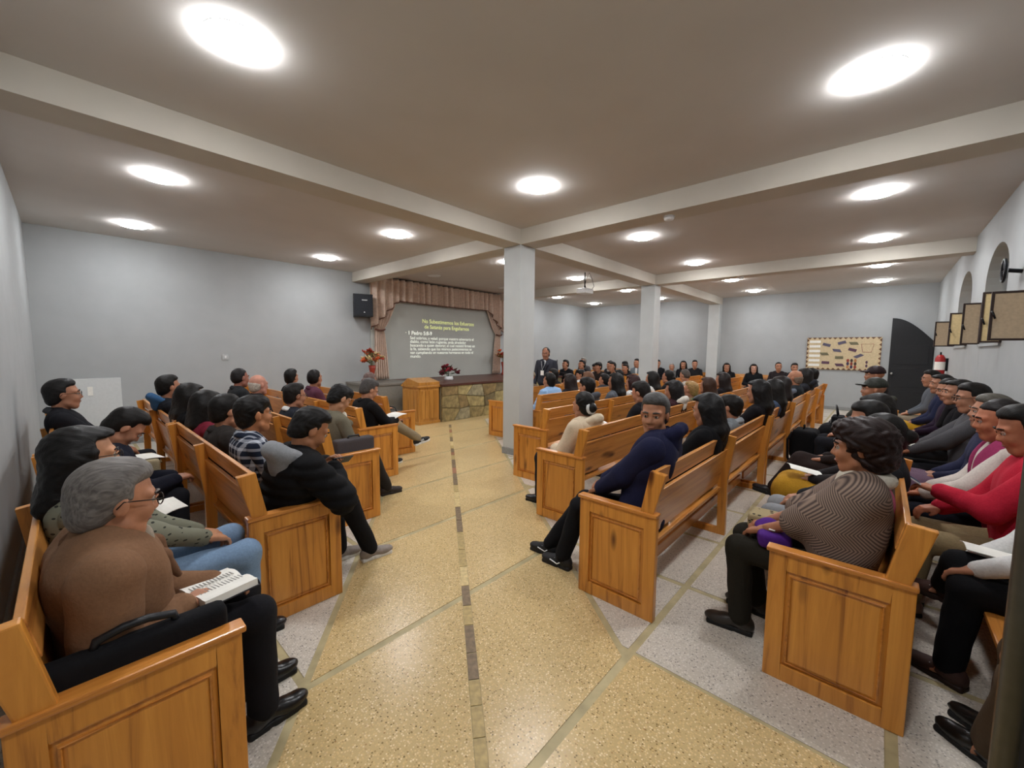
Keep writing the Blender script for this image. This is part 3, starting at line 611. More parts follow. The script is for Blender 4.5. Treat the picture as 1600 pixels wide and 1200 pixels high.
def nets(prims, subs=(), h=.02, disp=None):
    B = [pbounds(p) for p in prims]; lo = np.min([b[0] for b in B], 0) - 2.5 * h; hi = np.max([b[1] for b in B], 0) + 2.5 * h
    n = np.ceil((hi - lo) / h).astype(int) + 1; ax = [(lo[i] + h * np.arange(n[i])).astype(np.float32) for i in range(3)]
    F = np.full(n, .1, np.float32)
    def sl(p, m):
        b = pbounds(p); i0 = np.clip(((b[0] - m - lo) / h).astype(int), 0, n - 1); i1 = np.clip(((b[1] + m - lo) / h).astype(int) + 2, 1, n)
        s = tuple(slice(i0[k], i1[k]) for k in range(3)); return s, ax[0][s[0]][:, None, None], ax[1][s[1]][None, :, None], ax[2][s[2]][None, None, :]
    for p in prims:
        k = p[-1]; s, X, Y, Z = sl(p, k + 2 * h); d = peval(p, X, Y, Z); f = F[s]; q = np.maximum(k - np.abs(f - d), 0) / k
        F[s] = np.minimum(f, d) - q * q * k * .25
    for p in subs:
        k = p[-1]; s, X, Y, Z = sl(p, k + 2 * h); d = -peval(p, X, Y, Z); f = F[s]; q = np.maximum(k - np.abs(f - d), 0) / k
        F[s] = np.maximum(f, d) + q * q * k * .25
    if disp is not None: F += disp(ax[0][:, None, None], ax[1][None, :, None], ax[2][None, None, :]).astype(np.float32)
    F[0] = F[-1] = .1; F[:, 0] = F[:, -1] = .1; F[:, :, 0] = F[:, :, -1] = .1
    S = F < 0; m = n - 1
    cnt = np.zeros(m, np.int8); acc = np.zeros((*m, 3), np.float32); num = np.zeros(m, np.float32)
    c = [(i, j, k) for i in (0, 1) for j in (0, 1) for k in (0, 1)]
    view = lambda A, o: A[o[0]:o[0] + m[0], o[1]:o[1] + m[1], o[2]:o[2] + m[2]]
    for o in c: cnt += view(S, o)
    act = (cnt > 0) & (cnt < 8); I = np.argwhere(act); nv = len(I)
    if nv == 0: return np.zeros((0, 3)), np.zeros((0, 4), int)
    P = np.zeros((nv, 3)); W = np.zeros(nv); f8 = {o: F[I[:, 0] + o[0], I[:, 1] + o[1], I[:, 2] + o[2]] for o in c}
    for o in c:
        for a in range(3):
            if o[a]: continue
            q = list(o); q[a] = 1; f0, f1 = f8[o], f8[tuple(q)]; x = (f0 < 0) != (f1 < 0)
            t_ = np.where(x, f0 / np.where(x, f0 - f1, 1), 0); e = np.tile(np.array(o, float), (nv, 1)); e[:, a] = t_
            P += e * x[:, None]; W += x
    verts = (I + P / W[:, None]) * h + lo
    idx = np.full(m, -1, np.int64); idx[act] = np.arange(nv); faces = []
    for a in range(3):
        b, d = (a + 1) % 3, (a + 2) % 3
        s0 = [slice(None)] * 3; s1 = [slice(None)] * 3; s0[a] = slice(0, -1); s1[a] = slice(1, None)
        E = np.argwhere(S[tuple(s0)] != S[tuple(s1)])
        if not len(E): continue
        fl = S[tuple(s0)][tuple(E.T)]
        def cell(db, dd): q = E.copy(); q[:, b] -= db; q[:, d] -= dd; return idx[tuple(q.T)]
        Q = np.stack([cell(1, 1), cell(0, 1), cell(0, 0), cell(1, 0)], 1); Q[~fl] = Q[~fl][:, ::-1]; faces.append(Q)
    return verts, np.concatenate(faces)
def joinm(L):
    vs, fs, o = [], [], 0
    for v, f in L: vs.append(v); fs.append(f + o); o += len(v)
    return np.concatenate(vs), np.concatenate(fs)
def part(name, prims, mat, parent, h, subs=(), disp=None):
    v, f = nets(prims, subs, h, disp)
    if len(f) == 0: return None
    return link(name, mesh_np(name, v, f, [mat]), parent)
def rz_(a): c, s = math.cos(a), math.sin(a); return np.array([[c, -s, 0], [s, c, 0], [0, 0, 1.0]])
def ry_(a): c, s = math.cos(a), math.sin(a); return np.array([[c, 0, s], [0, 1, 0], [-s, 0, c]])
def rx_(a): c, s = math.cos(a), math.sin(a); return np.array([[1.0, 0, 0], [0, c, -s], [0, s, c]])
def unit(v): return v / (np.linalg.norm(v) + 1e-9)
def ik(S, T, l1, l2, hint):
    d = T - S; D = min(np.linalg.norm(d), l1 + l2 - .004); u = unit(d); a = (l1 * l1 - l2 * l2 + D * D) / (2 * D); hh = math.sqrt(max(l1 * l1 - a * a, 0))
    p = unit(hint - u * (hint @ u)); return S + u * a + p * hh, S + u * D
HEAD = [ell((-.016, 0, .034), (.1, .078, .094)), ell((.03, 0, -.03), (.066, .060, .085), k=.03), cone((.062, -.018, -.104), (.062, .018, -.104), .022, k=.035), cone((.02, -.05, -.075), (.055, -.02, -.1), .02, k=.03), cone((.02, .05, -.075), (.055, .02, -.1), .02, k=.03),
        cone((.087, 0, .012), (.106, 0, -.026), .008, .0125, .014), ell((.098, .013, -.03), (.011, .009, .008), k=.008), ell((.098, -.013, -.03), (.011, .009, .008), k=.008),
        cone((.083, .014, .026), (.07, .05, .026), .012, k=.02), cone((.083, -.014, .026), (.07, -.05, .026), .012, k=.02),
        ell((.068, .036, -.03), (.024, .024, .026), k=.03), ell((.068, -.036, -.03), (.024, .024, .026), k=.03),
        ell((.088, 0, -.057), (.012, .024, .007), k=.01), ell((.086, 0, -.071), (.012, .02, .008), k=.01)]
EAR = [ell((-.006, s * .079, -.006), (.021, .010, .033), rz_(s * .35), k=.008) for s in (1, -1)]
EYES = [ell((.0975, s * .033, .006), (.014, .017, .012), k=.012) for s in (1, -1)]
def hairp(style, L=.3):
    cap = [ell((-.021, 0, .040), (.108, .0855, .100), k=.01), ell((-.056, 0, -.03), (.060, .072, .075), k=.03)]
    sub = [box((.143, 0, -.045), (.078, .13, .122), ry_(-.25), .015, .025), box((.0, 0, -.165), (.3, .2, .085), ry_(-.42), .01, .02)] + [ell((.014, s * .09, -.02), (.030, .03, .036), k=.012) for s in (1, -1)]
    if style == 'short': return cap + [ell((.02, 0, .1), (.055, .066, .040), k=.03)], sub
    if style == 'fringe': return cap + [ell((.045, 0, .09), (.052, .068, .042), k=.03), ell((.078, 0, .066), (.02, .05, .022), k=.02)], sub[1:] + [box((.148, 0, -.065), (.078, .13, .1), ry_(-.15), .01, .02)]
    if style == 'crop': return [ell((-.018, 0, .037), (.104, .082, .098), k=.01), ell((-.05, 0, -.015), (.066, .075, .07), k=.03)], sub
    if style == 'recede': return cap, sub + [ell((.09, 0, .1), (.09, .055, .07), k=.02)]
    if style == 'bald': return cap, sub + [box((.02, 0, .13), (.25, .2, .10), ry_(.12), .01, .03)]
    if style == 'grey': return [ell((-.022, 0, .043), (.111, .089, .103), k=.01), ell((-.06, 0, -.025), (.060, .075, .078), k=.03), ell((.02, 0, .104), (.055, .064, .036), k=.03)], sub
    if style == 'curly': return [ell((-.03, 0, .045), (.135, .125, .118), k=.03), ell((-.07, 0, -.04), (.085, .11, .09), k=.03), ell((.045, 0, .11), (.06, .08, .04), k=.03)], [box((.15, 0, -.06), (.078, .14, .105), ry_(-.12), .01, .03), box((.05, 0, -.2), (.3, .25, .07), None, .01, .02)] + [ell((.03, s * .11, -.03), (.05, .04, .045), k=.012) for s in (1, -1)]
    if style == 'bun': return cap + [ell((-.125, 0, -.02), (.04, .042, .042), k=.012)], sub
    if style == 'cap': return [ell((-.018, 0, .045), (.112, .09, .1), k=.01), ell((.1, 0, .055), (.07, .065, .012), k=.01)], [box((.03, 0, -.16), (.3, .2, .17), ry_(.08), .01, .01)]
    # long / bob
    cap = [ell((-.024, 0, .040), (.116, .096, .104), k=.01), ell((-.056, 0, -.03), (.066, .084, .08), k=.03)]
    side = [cone((.0, s * .078, .03), (-.03, s * .085, -min(L, .16)), .026, .03, .03) for s in (1, -1)]
    return cap + side + [ell((.05, 0, .09), (.05, .066, .034), k=.03)], [box((.135, 0, -.06), (.078, .056, .128), ry_(-.14), .025, .025)]
def handp(curl=.6, fr=1.0, spread=1.0, side=1):
    pr = [box((.045, 0, 0), (.036, .030, .004), None, .011, .012)]
    for y, l in ((.029, .072), (.0095, .08), (-.0105, .074), (-.029, .058)):
        p = V(.084, y, .002); a = .12
        for s, seg in enumerate((.42, .33, .25)):
            a += curl * (.55 if s == 0 else .8); q = p + V(math.cos(a), (y * .9) * spread, -math.sin(a)) * l * seg
            pr.append(cone(p, q, (.0092 - s * .0008) * fr, (.0086 - s * .0009) * fr, .006)); p = q
    pr += [cone((.016, .026, -.004), (.046, .052, -.014), .0125 * fr, .0105 * fr, .012), cone((.046, .052, -.014), (.074, .056, -.024), .0103 * fr, .0085 * fr, .006)]
    if side < 0:
        M = np.diag([1.0, -1, 1]); pr = [(p[0], M @ p[1], (M @ p[2]) if p[0] == 'c' else p[2], *p[3:]) for p in pr]
    return pr
SKINS = {}
def skin(c):
    if c not in SKINS: SKINS[c] = flat('skin_' + c, c, .55, noise=.08, scale=22, spec=.35)
    return SKINS[c]
def hairm(c):
    key = 'hair_' + c
    if key in MATS: return MATS[key]
    m, nt, b = nmat(key); q = lin(c); tc = N(nt, 'ShaderNodeTexCoord'); mp = N(nt, 'ShaderNodeMapping'); mp.inputs['Scale'].default_value = (22, 190, 60); mp.inputs['Rotation'].default_value = (0, .5, 0)
    nt.links.new(tc.outputs['Object'], mp.inputs[0]); n = N(nt, 'ShaderNodeTexNoise', Scale=1.0, Detail=4.0, Distortion=.6); nt.links.new(mp.outputs[0], n.inputs['Vector'])
    nt.links.new(ramp(nt, n.outputs['Fac'], [(.3, tuple(v * .55 for v in q)), (.72, tuple(min(1, v * 1.35) for v in q))]), b.inputs['Base Color'])
    b.inputs['Roughness'].default_value = .5; b.inputs['Specular IOR Level'].default_value = .22
    bp = N(nt, 'ShaderNodeBump', Strength=.5, Distance=.004); nt.links.new(n.outputs['Fac'], bp.inputs['Height']); nt.links.new(bp.outputs[0], b.inputs['Normal'])
    MATS[key] = m; return m
LV = {0: dict(h=.030, hd=.016, hn=.017, fr=1.7), 1: dict(h=.02, hd=.010, hn=.010, fr=1.15), 2: dict(h=.012, hd=.0062, hn=.0048, fr=1.0)}
M_EYEW = flat('eye_white', 'b3a89c', .3, noise=0); M_IRIS = flat('iris_dark', '20140e', .2, noise=0); M_LIP = flat('lip', '8a5246', .5, noise=.05)
PEOPLE = []
def person(label, x, y, z, yaw, top='202024', hair='short', hc='14110f', pants='1d1e24', sk='a8755a', lvl=0, off=.06, ly=0, hy=0, hp=0, hr=0, hs=1.06, L=.3, girth=1.0, sw=.165,
           hands=None, knees=None, ankles=None, toes=None, stand=False, seat=.5, topk=None, shoes='17161a', sole=None, hood=None, collar=None, scarf=None, glasses=False, face=None, skirt=False, shirt=None, puff=0, tie=None, vest=None, row=None, group=None, curl=.6, elbow=None, hoodk=1.0, nk=.158, mark=None, short_sleeve=False, ear=True, bulk=0):
    yr = math.radians(yaw); lv = LV[lvl]; face = lvl > 0 if face is None else face
    if row is not None: off = {0: x - row, 1: y - row, 2: row - x}[int(round((yaw % 360) / 90.0)) % 4] if True else off
    fw = V(math.cos(yr), math.sin(yr)); lf = V(-fw[1], fw[0]); 
    hip = V(x, y) - fw * off - lf * ly
    root = thing('person', label, 'person', (hip[0], hip[1], 0), yr, group)
    hd = V(off, ly, z); Hm = rz_(math.radians(hy)) @ ry_(math.radians(hp)) @ rx_(math.radians(hr))
    hz = .90 if stand else seat; Hp = V(0, 0, hz + .02)
    nb = hd + V(-.04 - .04 * math.sin(math.radians(max(hp, 0))), -ly * .12, -nk * hs); sp = nb - Hp
    g = girth
    def torso(e):
        o = []
        for t_, lat, r, fx, k in ((.0, .075, .118, .0, .05), (.3, .06, .112, .012, .06), (.62, .085, .108, .012, .06), (.8, .09, .1, .0, .05)):
            c = Hp + sp * t_ + V(fx, 0, 0); o.append(cone(c - V(0, lat * g, 0), c + V(0, lat * g, 0), r * (g ** .7) + e, None, k))
        c = Hp + sp * .92; o.append(cone(c - V(.01, sw - .05, .01), c + V(-.01, sw - .05, -.01), .054 + e, None, .05))
        for s in (1, -1): o.append(cone(c + V(0, s * .10, .005), nb + V(.0, s * .02, .02), .05 + e, .046 + e * .6, .04))
        return o
    arms = []
    for s, T in zip((1, -1), hands or (None, None)):
        S = Hp + sp * .895 + V(0, s * (sw + .012), 0)
        T = V(*T) if T is not None else (V(.27, s * .075, hz + .115) if not stand else V(.06, s * .27, .78))
        E, W = ik(S, T, .285, .25, V(-.35, s * (.75 if elbow is None else elbow), -.9)); arms.append((s, S, E, W))
    def armp(e, er, cut=False):
        o = []
        for s, S, E, W in arms:
            o += [cone(S, E, .054 + e, .045 + e, .03)]
            if not cut: o.append(cone(E, E + (W - E) * .96, .043 + e, .030 + er, .03))
        return o
    legs = []
    for i, s in enumerate((1, -1)):
        Hj = V(0.0, s * .085, hz)
        K = V(*knees[i]) if knees else (V(.42, s * .115, hz - .0) if not stand else V(.015, s * .095, .48))
        A = V(*ankles[i]) if ankles else (V(.43, s * .11, .09) if not stand else V(0, s * .1, .09))
        legs.append((s, Hj, K, A))
    # body (one figure: head, trunk, limbs, hands)
    neck = [cone(hd + Hm @ V(-.022, 0, -.06) * hs, nb + V(-.0, 0, -.03), .052, .058, .03)]
    Hpr = [tr(p, Hm, hd, hs) for p in HEAD + (EAR if ear else [])] + neck
    ms = [nets(Hpr, [tr(p, Hm, hd, hs) for p in EYES] if lvl else [], lv['hd'])]
    inner = torso(-.02) + armp(-.008, 0) + [cone(nb + V(0, 0, -.08), nb + V(0, 0, .0), .06, .05, .03)]
    for s, Hj, K, A in legs: inner += [cone(Hj, K, .062, .046, .03), cone(K, A, .046, .03, .03), cone(A, A + V(.05, 0, -.06), .026, .02, .02)]
    ms.append(nets(inner, [], lv['h'] * 1.2))
    for s, S, E, W in arms:
        u = unit(W - E); up = V(0, 0, 1) if abs(u[2]) < .9 else V(1, 0, 0); yv = unit(np.cross(up, u)); Mh = np.stack([u, yv, np.cross(u, yv)], 1)
        if not stand: u2 = unit(u + V(0, 0, .0) + V(.3, 0, 0)); yv = unit(np.cross(V(0, 0, 1), u2)); Mh = np.stack([u2, yv, np.cross(u2, yv)], 1)
        ms.append(nets([tr(p, Mh, W, 1.0) for p in handp(curl, lv['fr'], 1.0, -s)] + [cone(W - u * .05, W + u * .012, .027, .025, .02)], [], lv['hn']))
    v, f = joinm(ms); link('body', mesh_np('body', v, f, [skin(sk)]), root)
    # clothes
    if lvl: w1 = random.uniform(0, 6); fold = lambda X, Y, Z: .0035 * np.sin(31 * X + 17 * Z + w1 + 2 * np.sin(21 * Y)) * np.sin(23 * Z - 19 * Y + w1)
    else: fold = None
    disp = fold
    if puff: disp = lambda X, Y, Z: puff * (np.abs(np.sin(Z * 44 + .25 * np.sin(9 * Y))) - .6) * -1
    mt = topk or fab(top)
    tsub = [cone(nb + V(.005, 0, .0), nb + V(.03, 0, .15), .056, .075, .01)]
    e = .012 + bulk
    tp = part('jacket' if (collar or puff or hood) else 'top', torso(e), mt, root, lv['h'], tsub, disp)
    ap = armp(e + .002, .012 + bulk * .6, short_sleeve); na = len(ap) // 2
    for q in range(2): part('sleeve', ap[q * na:(q + 1) * na], mt, tp, lv['h'] * .9, [], disp)
    if tp is not None and lvl:
        for s, S, E, W in arms:
            if short_sleeve: break
            u = unit(W - E); part('cuff', [cone(W - u * .035, W - u * .012, .042 + bulk * .7, .041 + bulk * .7, .005)], mt, tp, max(lv['hn'], .006))
    if collar:
        ring = [nb + V(.005 + .07 * math.cos(a), .072 * math.sin(a), .012 - .030 * math.cos(a)) for a in np.linspace(-2.4 + PI, 2.4 + PI, 11)]
        part('collar', [cone(a, b, .019, None, .012) for a, b in zip(ring[:-1], ring[1:])] + [cone(a - V(0, 0, .015) + (a - nb) * .25 * V(1, 1, 0), b - V(0, 0, .015) + (b - nb) * .25 * V(1, 1, 0), .016, None, .012) for a, b in zip(ring[:-1], ring[1:])], fab(collar) if collar is not True else mt, tp, min(lv['h'], .011 if lvl else .02))
    if shirt:
        c = Hp + sp * .86; part('shirt_front', [ell(nb + V(.055, 0, -.045), (.03, .038, .07), ry_(.5), .01), cone(nb + V(-.0, -.045, .01), nb + V(.0, .045, .01), .03, None, .01), ell(c + V(.1, 0, -.03), (.04, .035, .12), ry_(.15), .01)], fab(shirt), root, min(lv['h'], .02))
    if shirt and lvl:
        for s in (1, -1):
            pts = [nb + V(-.02, s * .085, .012), nb + V(.055, s * .075, -.03), Hp + sp * .80 + V(.135 * g ** .7, s * .085, .0), Hp + sp * .52 + V(.155 * g ** .7 + bulk, s * .03, .0)]
            part('lapel', [cone(a, b, .026 if i else .02, .03 if i < 2 else .012, .02) for i, (a, b) in enumerate(zip(pts[:-1], pts[1:]))], fab(collar) if collar is not True else mt, tp, lv['hd'] * 1.3)
    if tie: c = Hp + sp * .8; part('tie', [cone(c + V(.145, 0, .08), c + V(.155, 0, -.16), .018, .026, .01)], fab(tie), root, .014)
    if hood:
        hk = hoodk; ring = [nb + V(-.03 + .1 * hk * math.cos(a), .105 * hk * math.sin(a), .01 - .055 * math.cos(a)) for a in np.linspace(-2.2 + PI, 2.2 + PI, 9)]
        part('hood', [cone(a, b, (.042 - .006 * abs(i - 3.5)) * hk, None, .03) for i, (a, b) in enumerate(zip(ring[:-1], ring[1:]))] + [ell(nb + V(-.09 * hk, 0, -.035), (.045 * hk, .1 * hk, .075 * hk), k=.05)], fab(hood), tp, min(lv['h'], .014 if lvl else .02), [ell(nb + V(-.02, 0, .05), (.085, .075, .07), k=.02)], fold)
    if scarf:
        ring = [nb + V(.0 + .075 * math.cos(a), .078 * math.sin(a), .01) for a in np.linspace(0, 2 * PI, 11)]
        part('scarf', [cone(a, b, .034, None, .02) for a, b in zip(ring[:-1], ring[1:])] + [cone(nb + V(.09, .02, 0), nb + V(.15, .03, -.2), .035, .03, .02)], fab(scarf), root, min(lv['h'], .016))
    if vest: part('vest', torso(e + .014) + [cone(Hp + sp * .88 + V(0, -sw, 0), Hp + sp * .88 + V(0, sw, 0), .075, None, .04)], fab(vest), root, lv['h'], tsub + [box(Hp + sp * .6 + V(.2, 0, 0), (.12, .045, .3), None, .01, .02)], disp)
    pm = fab(pants)
    if skirt:
        lp = [cone(V(0, -.08, hz), V(0, .08, hz), .13, None, .05)]
        for s, Hj, K, A in legs: lp += [cone(Hj, K, .1, .1, .08), cone(K, A + V(-.02, 0, .12), .1, .105, .1)]
        K0 = (legs[0][2] + legs[1][2]) / 2; A0 = (legs[0][3] + legs[1][3]) / 2; lp += [cone(V(.05, 0, hz), K0, .1, .09, .08), cone(K0, A0 + V(0, 0, .12), .09, .1, .08)]
        part('skirt', lp, pm, root, lv['h'], [], fold)
    else:
        lp = [cone(V(0, -.07, hz + .02), V(0, .07, hz + .02), .128, None, .05)]
        for s, Hj, K, A in legs: lp += [cone(Hj, K, .09, .07, .05), cone(K, A + (K - A) * .02, .07, .06, .03)]
        part('trousers', lp, pm, root, lv['h'], [], fold)
    for i, (s, Hj, K, A) in enumerate(legs):
        ang = math.radians((toes or (s * 8, s * 8))[i] if not isinstance((toes or (0, 0))[i], tuple) else (toes[i][0])); pit = math.radians(toes[i][1]) if toes and isinstance(toes[i], tuple) else 0
        Mf = rz_(ang) @ ry_(-pit); t0 = A + Mf @ V(0, 0, -.09)
        sh = [ell((-.035, 0, .045), (.045, .036, .045), k=.02), ell((.115, 0, .034), (.075, .043, .034), k=.03), cone((-.03, 0, .06), (.07, 0, .045), .036, .034, .03), cone((-.02, 0, .07), (-.005, 0, .105), .04, .042, .02)]
        flr = [box((.05, 0, -.05), (.3, .2, .05), None, .0, .004)]
        so = part('shoe', [tr(p, Mf, t0) for p in sh], flat('leather_' + shoes, shoes, .28 if not sole else .7, noise=.1, spec=.5), root, .009 if lvl == 2 else .014 if lvl else .022, [tr(p, Mf, t0) for p in flr])
        if lvl and so is not None:
            part('sole', [tr(p, Mf, t0) for p in (box((-.03, 0, .010), (.032, .024, .006), None, .012, .01), box((.10, 0, .010), (.06, .026, .006), None, .014, .03))], flat('sole_' + (sole or '0d0d0d'), sole or '0d0d0d', .6), so, .008)
            if mark:
                for sd in (1, -1):
                    for q in range(3 if mark == 'bars' else 1):
                        pts = [V(.03 + q * .02, sd * .0385, .030), V(.018 + q * .02, sd * .0365, .062)] if mark == 'bars' else [V(.0, sd * .039, .05), V(.025, sd * .0415, .032), V(.09, sd * .043, .05)]
                        MB().tube([tuple(t0 + Mf @ pp) for pp in pts], .0055 if mark == 'bars' else .0045, 6).build('side_stripe' if mark == 'bars' else 'side_mark', M_WHITE, so, smooth=True)
            if lvl == 2 or sole:
                lm = MB()
                for q in range(3): lm.tube([tuple(t0 + Mf @ V(.035 + .02 * q, -.03, .072 - .008 * q)), tuple(t0 + Mf @ V(.04 + .02 * q, 0, .086 - .010 * q)), tuple(t0 + Mf @ V(.035 + .02 * q, .03, .072 - .008 * q))], .0035, 5)
                lm.build('laces', flat('lace_' + ('light' if sole else 'dark'), 'dddddd' if sole else '101010', .8), so, smooth=True)
    # hair
    if hair:
        a, b = hairp(hair, L); dn = None
        if lvl: ph = random.uniform(0, 9); am = .006 if hair == 'curly' else .0011 if hair == 'grey' else .002; dn = lambda X, Y, Z: am * np.sin(95 * X + ph + 3 * np.sin(60 * Z)) * np.sin(90 * Y + 40 * Z)
        a = [tr(p, Hm, hd, hs) for p in a]
        if hair == 'long':          # the fall of hair hangs down the back
            dn_ = -unit(sp)
            for yy in (-.055, 0, .055):
                q0 = Hm @ (V(-.06, yy, .0) * hs) + hd; q1 = q0 + V(-.03, 0, -min(L, .17) * hs)
                q1 = q1 * .5 + .5 * (nb + V(-.075, yy * 1.3, .17 - min(L, .17))); a.append(cone(q0, q1, .060, .058, .04))
                if L > .17: a.append(cone(q1, nb + V(-.085, yy * 1.35, 0) + dn_ * (L - .17) + V(-.035 * min(1, (L - .17) / .15), 0, 0), .06, .04, .03))
        part('hair' if hair != 'cap' else 'cap', a, hairm(hc), root, lv['hd'] * 1.05, [tr(p, Hm, hd, hs) for p in b], dn)
    if face:
        hl = lambda p: tuple(Hm @ (V(*p) * hs) + hd)
        for s in (1, -1):
            ey = MB().ball(hl((.0835, s * .033, .007)), .0125 * hs, 7).build('eye', M_EYEW, root, smooth=True)
            MB().ball(hl((.0902, s * .033, .007)), .0075 * hs, 6).build('iris', M_IRIS, ey, smooth=True)
            MB().tube([hl((.0925, s * .016, .0135)), hl((.0985, s * .033, .0185)), hl((.088, s * .049, .0125))], .0034, 6).build('eyelid', skin(sk), ey, smooth=True)
            MB().tube([hl((.098, s * .014, .031)), hl((.0975, s * .034, .036)), hl((.083, s * .053, .030))], [.0045, .005, .003], 6).build('eyebrow', hairm(hc if hair != 'cap' else '1a1512'), root, smooth=True)
        MB().tube([hl((.087, -.025, -.069)), hl((.0985, -.009, -.064)), hl((.0995, 0, -.0645)), hl((.0985, .009, -.064)), hl((.087, .025, -.069))], [.002, .0045, .0042, .0045, .002], 6).build('lips', M_LIP, root, smooth=True)
    if glasses:
        hl = lambda p: tuple(Hm @ (V(*p) * hs) + hd); gl = MB()
        for s in (1, -1):
            gl.tube([hl((.108, s * (.034 + .024 * math.cos(k * PI / 7)), .005 + .02 * math.sin(k * PI / 7))) for k in range(14)], .0022, 5, close=True)
            gl.tube([hl((.106, s * .058, .01)), hl((.06, s * .08, .012)), hl((-.005, s * .088, .012)), hl((-.02, s * .088, -.01))], .0022, 5)
        gl.tube([hl((.108, -.01, .01)), hl((.112, 0, .013)), hl((.108, .01, .01))], .0022, 5); gl.build('eyeglasses', flat('glasses_frame', '2a2420', .3, metal=.4), root, smooth=True)
    PEOPLE.append((root, dict(hd=hd, arms=arms, legs=legs, nb=nb, Hp=Hp, sp=sp, Hm=Hm))); return root, PEOPLE[-1][1]

# ------------------------------------------------------------------ people, left block (facing the lectern, +X)
GL = 'congregation in the left pews'; GR = 'congregation in the right pews'; GW = 'people along the windowed wall'; GF = 'people in the far corner rows'; GB = 'people along the far wall'
old, oldp = person('grey-haired old man in a brown suit reading an open book', .09, 1.99, 1.10, 0, row=0.07, ly=-.10, top='7a5a42', hair='grey', hc='6f6a66', pants='17161a', sk='b07a5c', lvl=2, off=.10, hy=10, hp=12, girth=1.14, sw=.222, nk=.135, collar='6a4c37', glasses=True, bulk=.026, shirt='9a8f80',
    elbow=.15, hands=((.30, .0, .62), (.17, -.17, .655)), knees=((.42, .06, .5), (.42, -.16, .5)), ankles=((.46, .04, .09), (.42, -.2, .09)), toes=(4, 6), group=GL, shoes='121113')
person('woman in a dashed grey-green cardigan with glasses and thick black hair', .03, 2.66, 1.14, 0, row=0.09, topk=fab('787868', kind='dash', col2='33342e'), hair='long', L=.19, hc='12100f', pants='7f9ab8', sk='c08a68', lvl=2, off=.10, hy=8, hp=2, girth=1.1, glasses=True,
    hands=((.40, .03, .60), (.42, -.06, .60)), knees=((.50, .13, .53), (.52, -.12, .51)), ankles=((.5, .12, .09), (.52, -.1, .09)), group=GL, collar='8a8c7c')
person('person in a navy jacket bowing far forward over a beige bag', .26, 4.05, 1.06, 0, row=0.09, top='1a1c28', hair='short', lvl=1, off=.30, hy=0, hp=50, puff=.008, bulk=.02, hood='20222e', group=GL, hands=((.42, .06, .62), (.42, -.06, .62)))
person('man in glasses and a black jacket in the left corner', -.04, 5.55, 1.20, 0, row=0.09, top='17171c', hair='short', hc='1c1a1a', lvl=1, off=.0, glasses=True, group=GL, bulk=.01, collar='3a3c40')
# second left row
boy, boyp = person('boy in a black puffer jacket with grey hood looking at a phone', 1.04, 2.72, 1.12, 0, row=0.9, top='121214', hair='short', hc='120f0e', pants='121216', sk='a06c4c', lvl=2, ly=-.2, hy=-4, hp=36, puff=.012, bulk=.03, hood='85878a', hoodk=1.3, hands=((.27, -.10, .85), (.27, -.23, .84)), elbow=1.3,
    knees=((.42, .14, .5), (.44, -.08, .5)), ankles=((.45, .12, .09), (.62, -.04, .09)), toes=(0, -4), shoes='8a8078', sole='d8d6cf', group=GL, sw=.18)
person('young man in a dark blue and white plaid shirt', .92, 3.45, 1.15, 0, row=0.9, topk=fab('1d2434', kind='plaid', col2='b9bec8'), hair='fringe', lvl=2, sk='b0754f', off=.08, hy=6, hp=0, collar=True, group=GL)
person('person in a dark brown-grey jacket beside the plaid shirt', .88, 4.05, 1.11, 0, row=0.9, top='2e2a28', hair='short', lvl=1, off=.1, hy=10, hp=8, collar=True, bulk=.01, group=GL)
person('person with black hair in a maroon jacket', .86, 4.62, 1.10, 0, row=0.9, top='7c2536', hair='long', L=.16, lvl=1, off=.08, hy=14, hp=8, puff=.006, group=GL)
person('woman with black hair all in black, turned to the lectern', .84, 5.25, 1.13, 0, row=0.9, top='101013', hair='long', L=.3, lvl=1, off=.07, hy=24, hp=6, bulk=.015, group=GL)
person('person in a black jacket with a blue shoulder near the left wall', .80, 6.25, 1.17, 0, row=0.9, top='16181e', hair='short', lvl=1, off=.06, hy=14, hp=2, hood='34577c', group=GL)
# third left row
person('man in a grey-brown suit with bowed head at the pew end', 1.88, 4.12, 1.13, 0, row=1.74, top='6c6656', hair='fringe', hc='131212', pants='2a2624', sk='b08060', lvl=2, off=.14, hy=4, hp=34, collar=True, shirt='d8d4c6', hands=((.36, .06, .64), (.36, -.08, .64)), ankles=((.55, .1, .09), (.62, -.06, .09)), toes=(0, -6), shoes='2b211d', sole='231b18', group=GL)
person('man in a navy blazer and white collar wearing glasses', 1.74, 4.95, 1.10, 0, row=1.74, top='23262e', hair='short', hc='1b1715', lvl=1, off=.08, hy=6, hp=8, collar='d8d8d4', glasses=True, group=GL)
person('balding white-haired man in a black jacket', 1.74, 6.25, 1.14, 0, row=1.74, top='141518', hair='bald', hc='b8b0a4', sk='bd8672', lvl=1, off=.08, hy=16, hp=2, bulk=.012, group=GL)
person('man with cropped dark hair in a charcoal jacket behind the white-haired man', 1.70, 6.95, 1.20, 0, row=1.74, top='26282a', hair='crop', hc='1e1a1a', sk='a06a58', lvl=1, off=.08, hy=18, hp=4, collar=True, bulk=.012, group=GL)
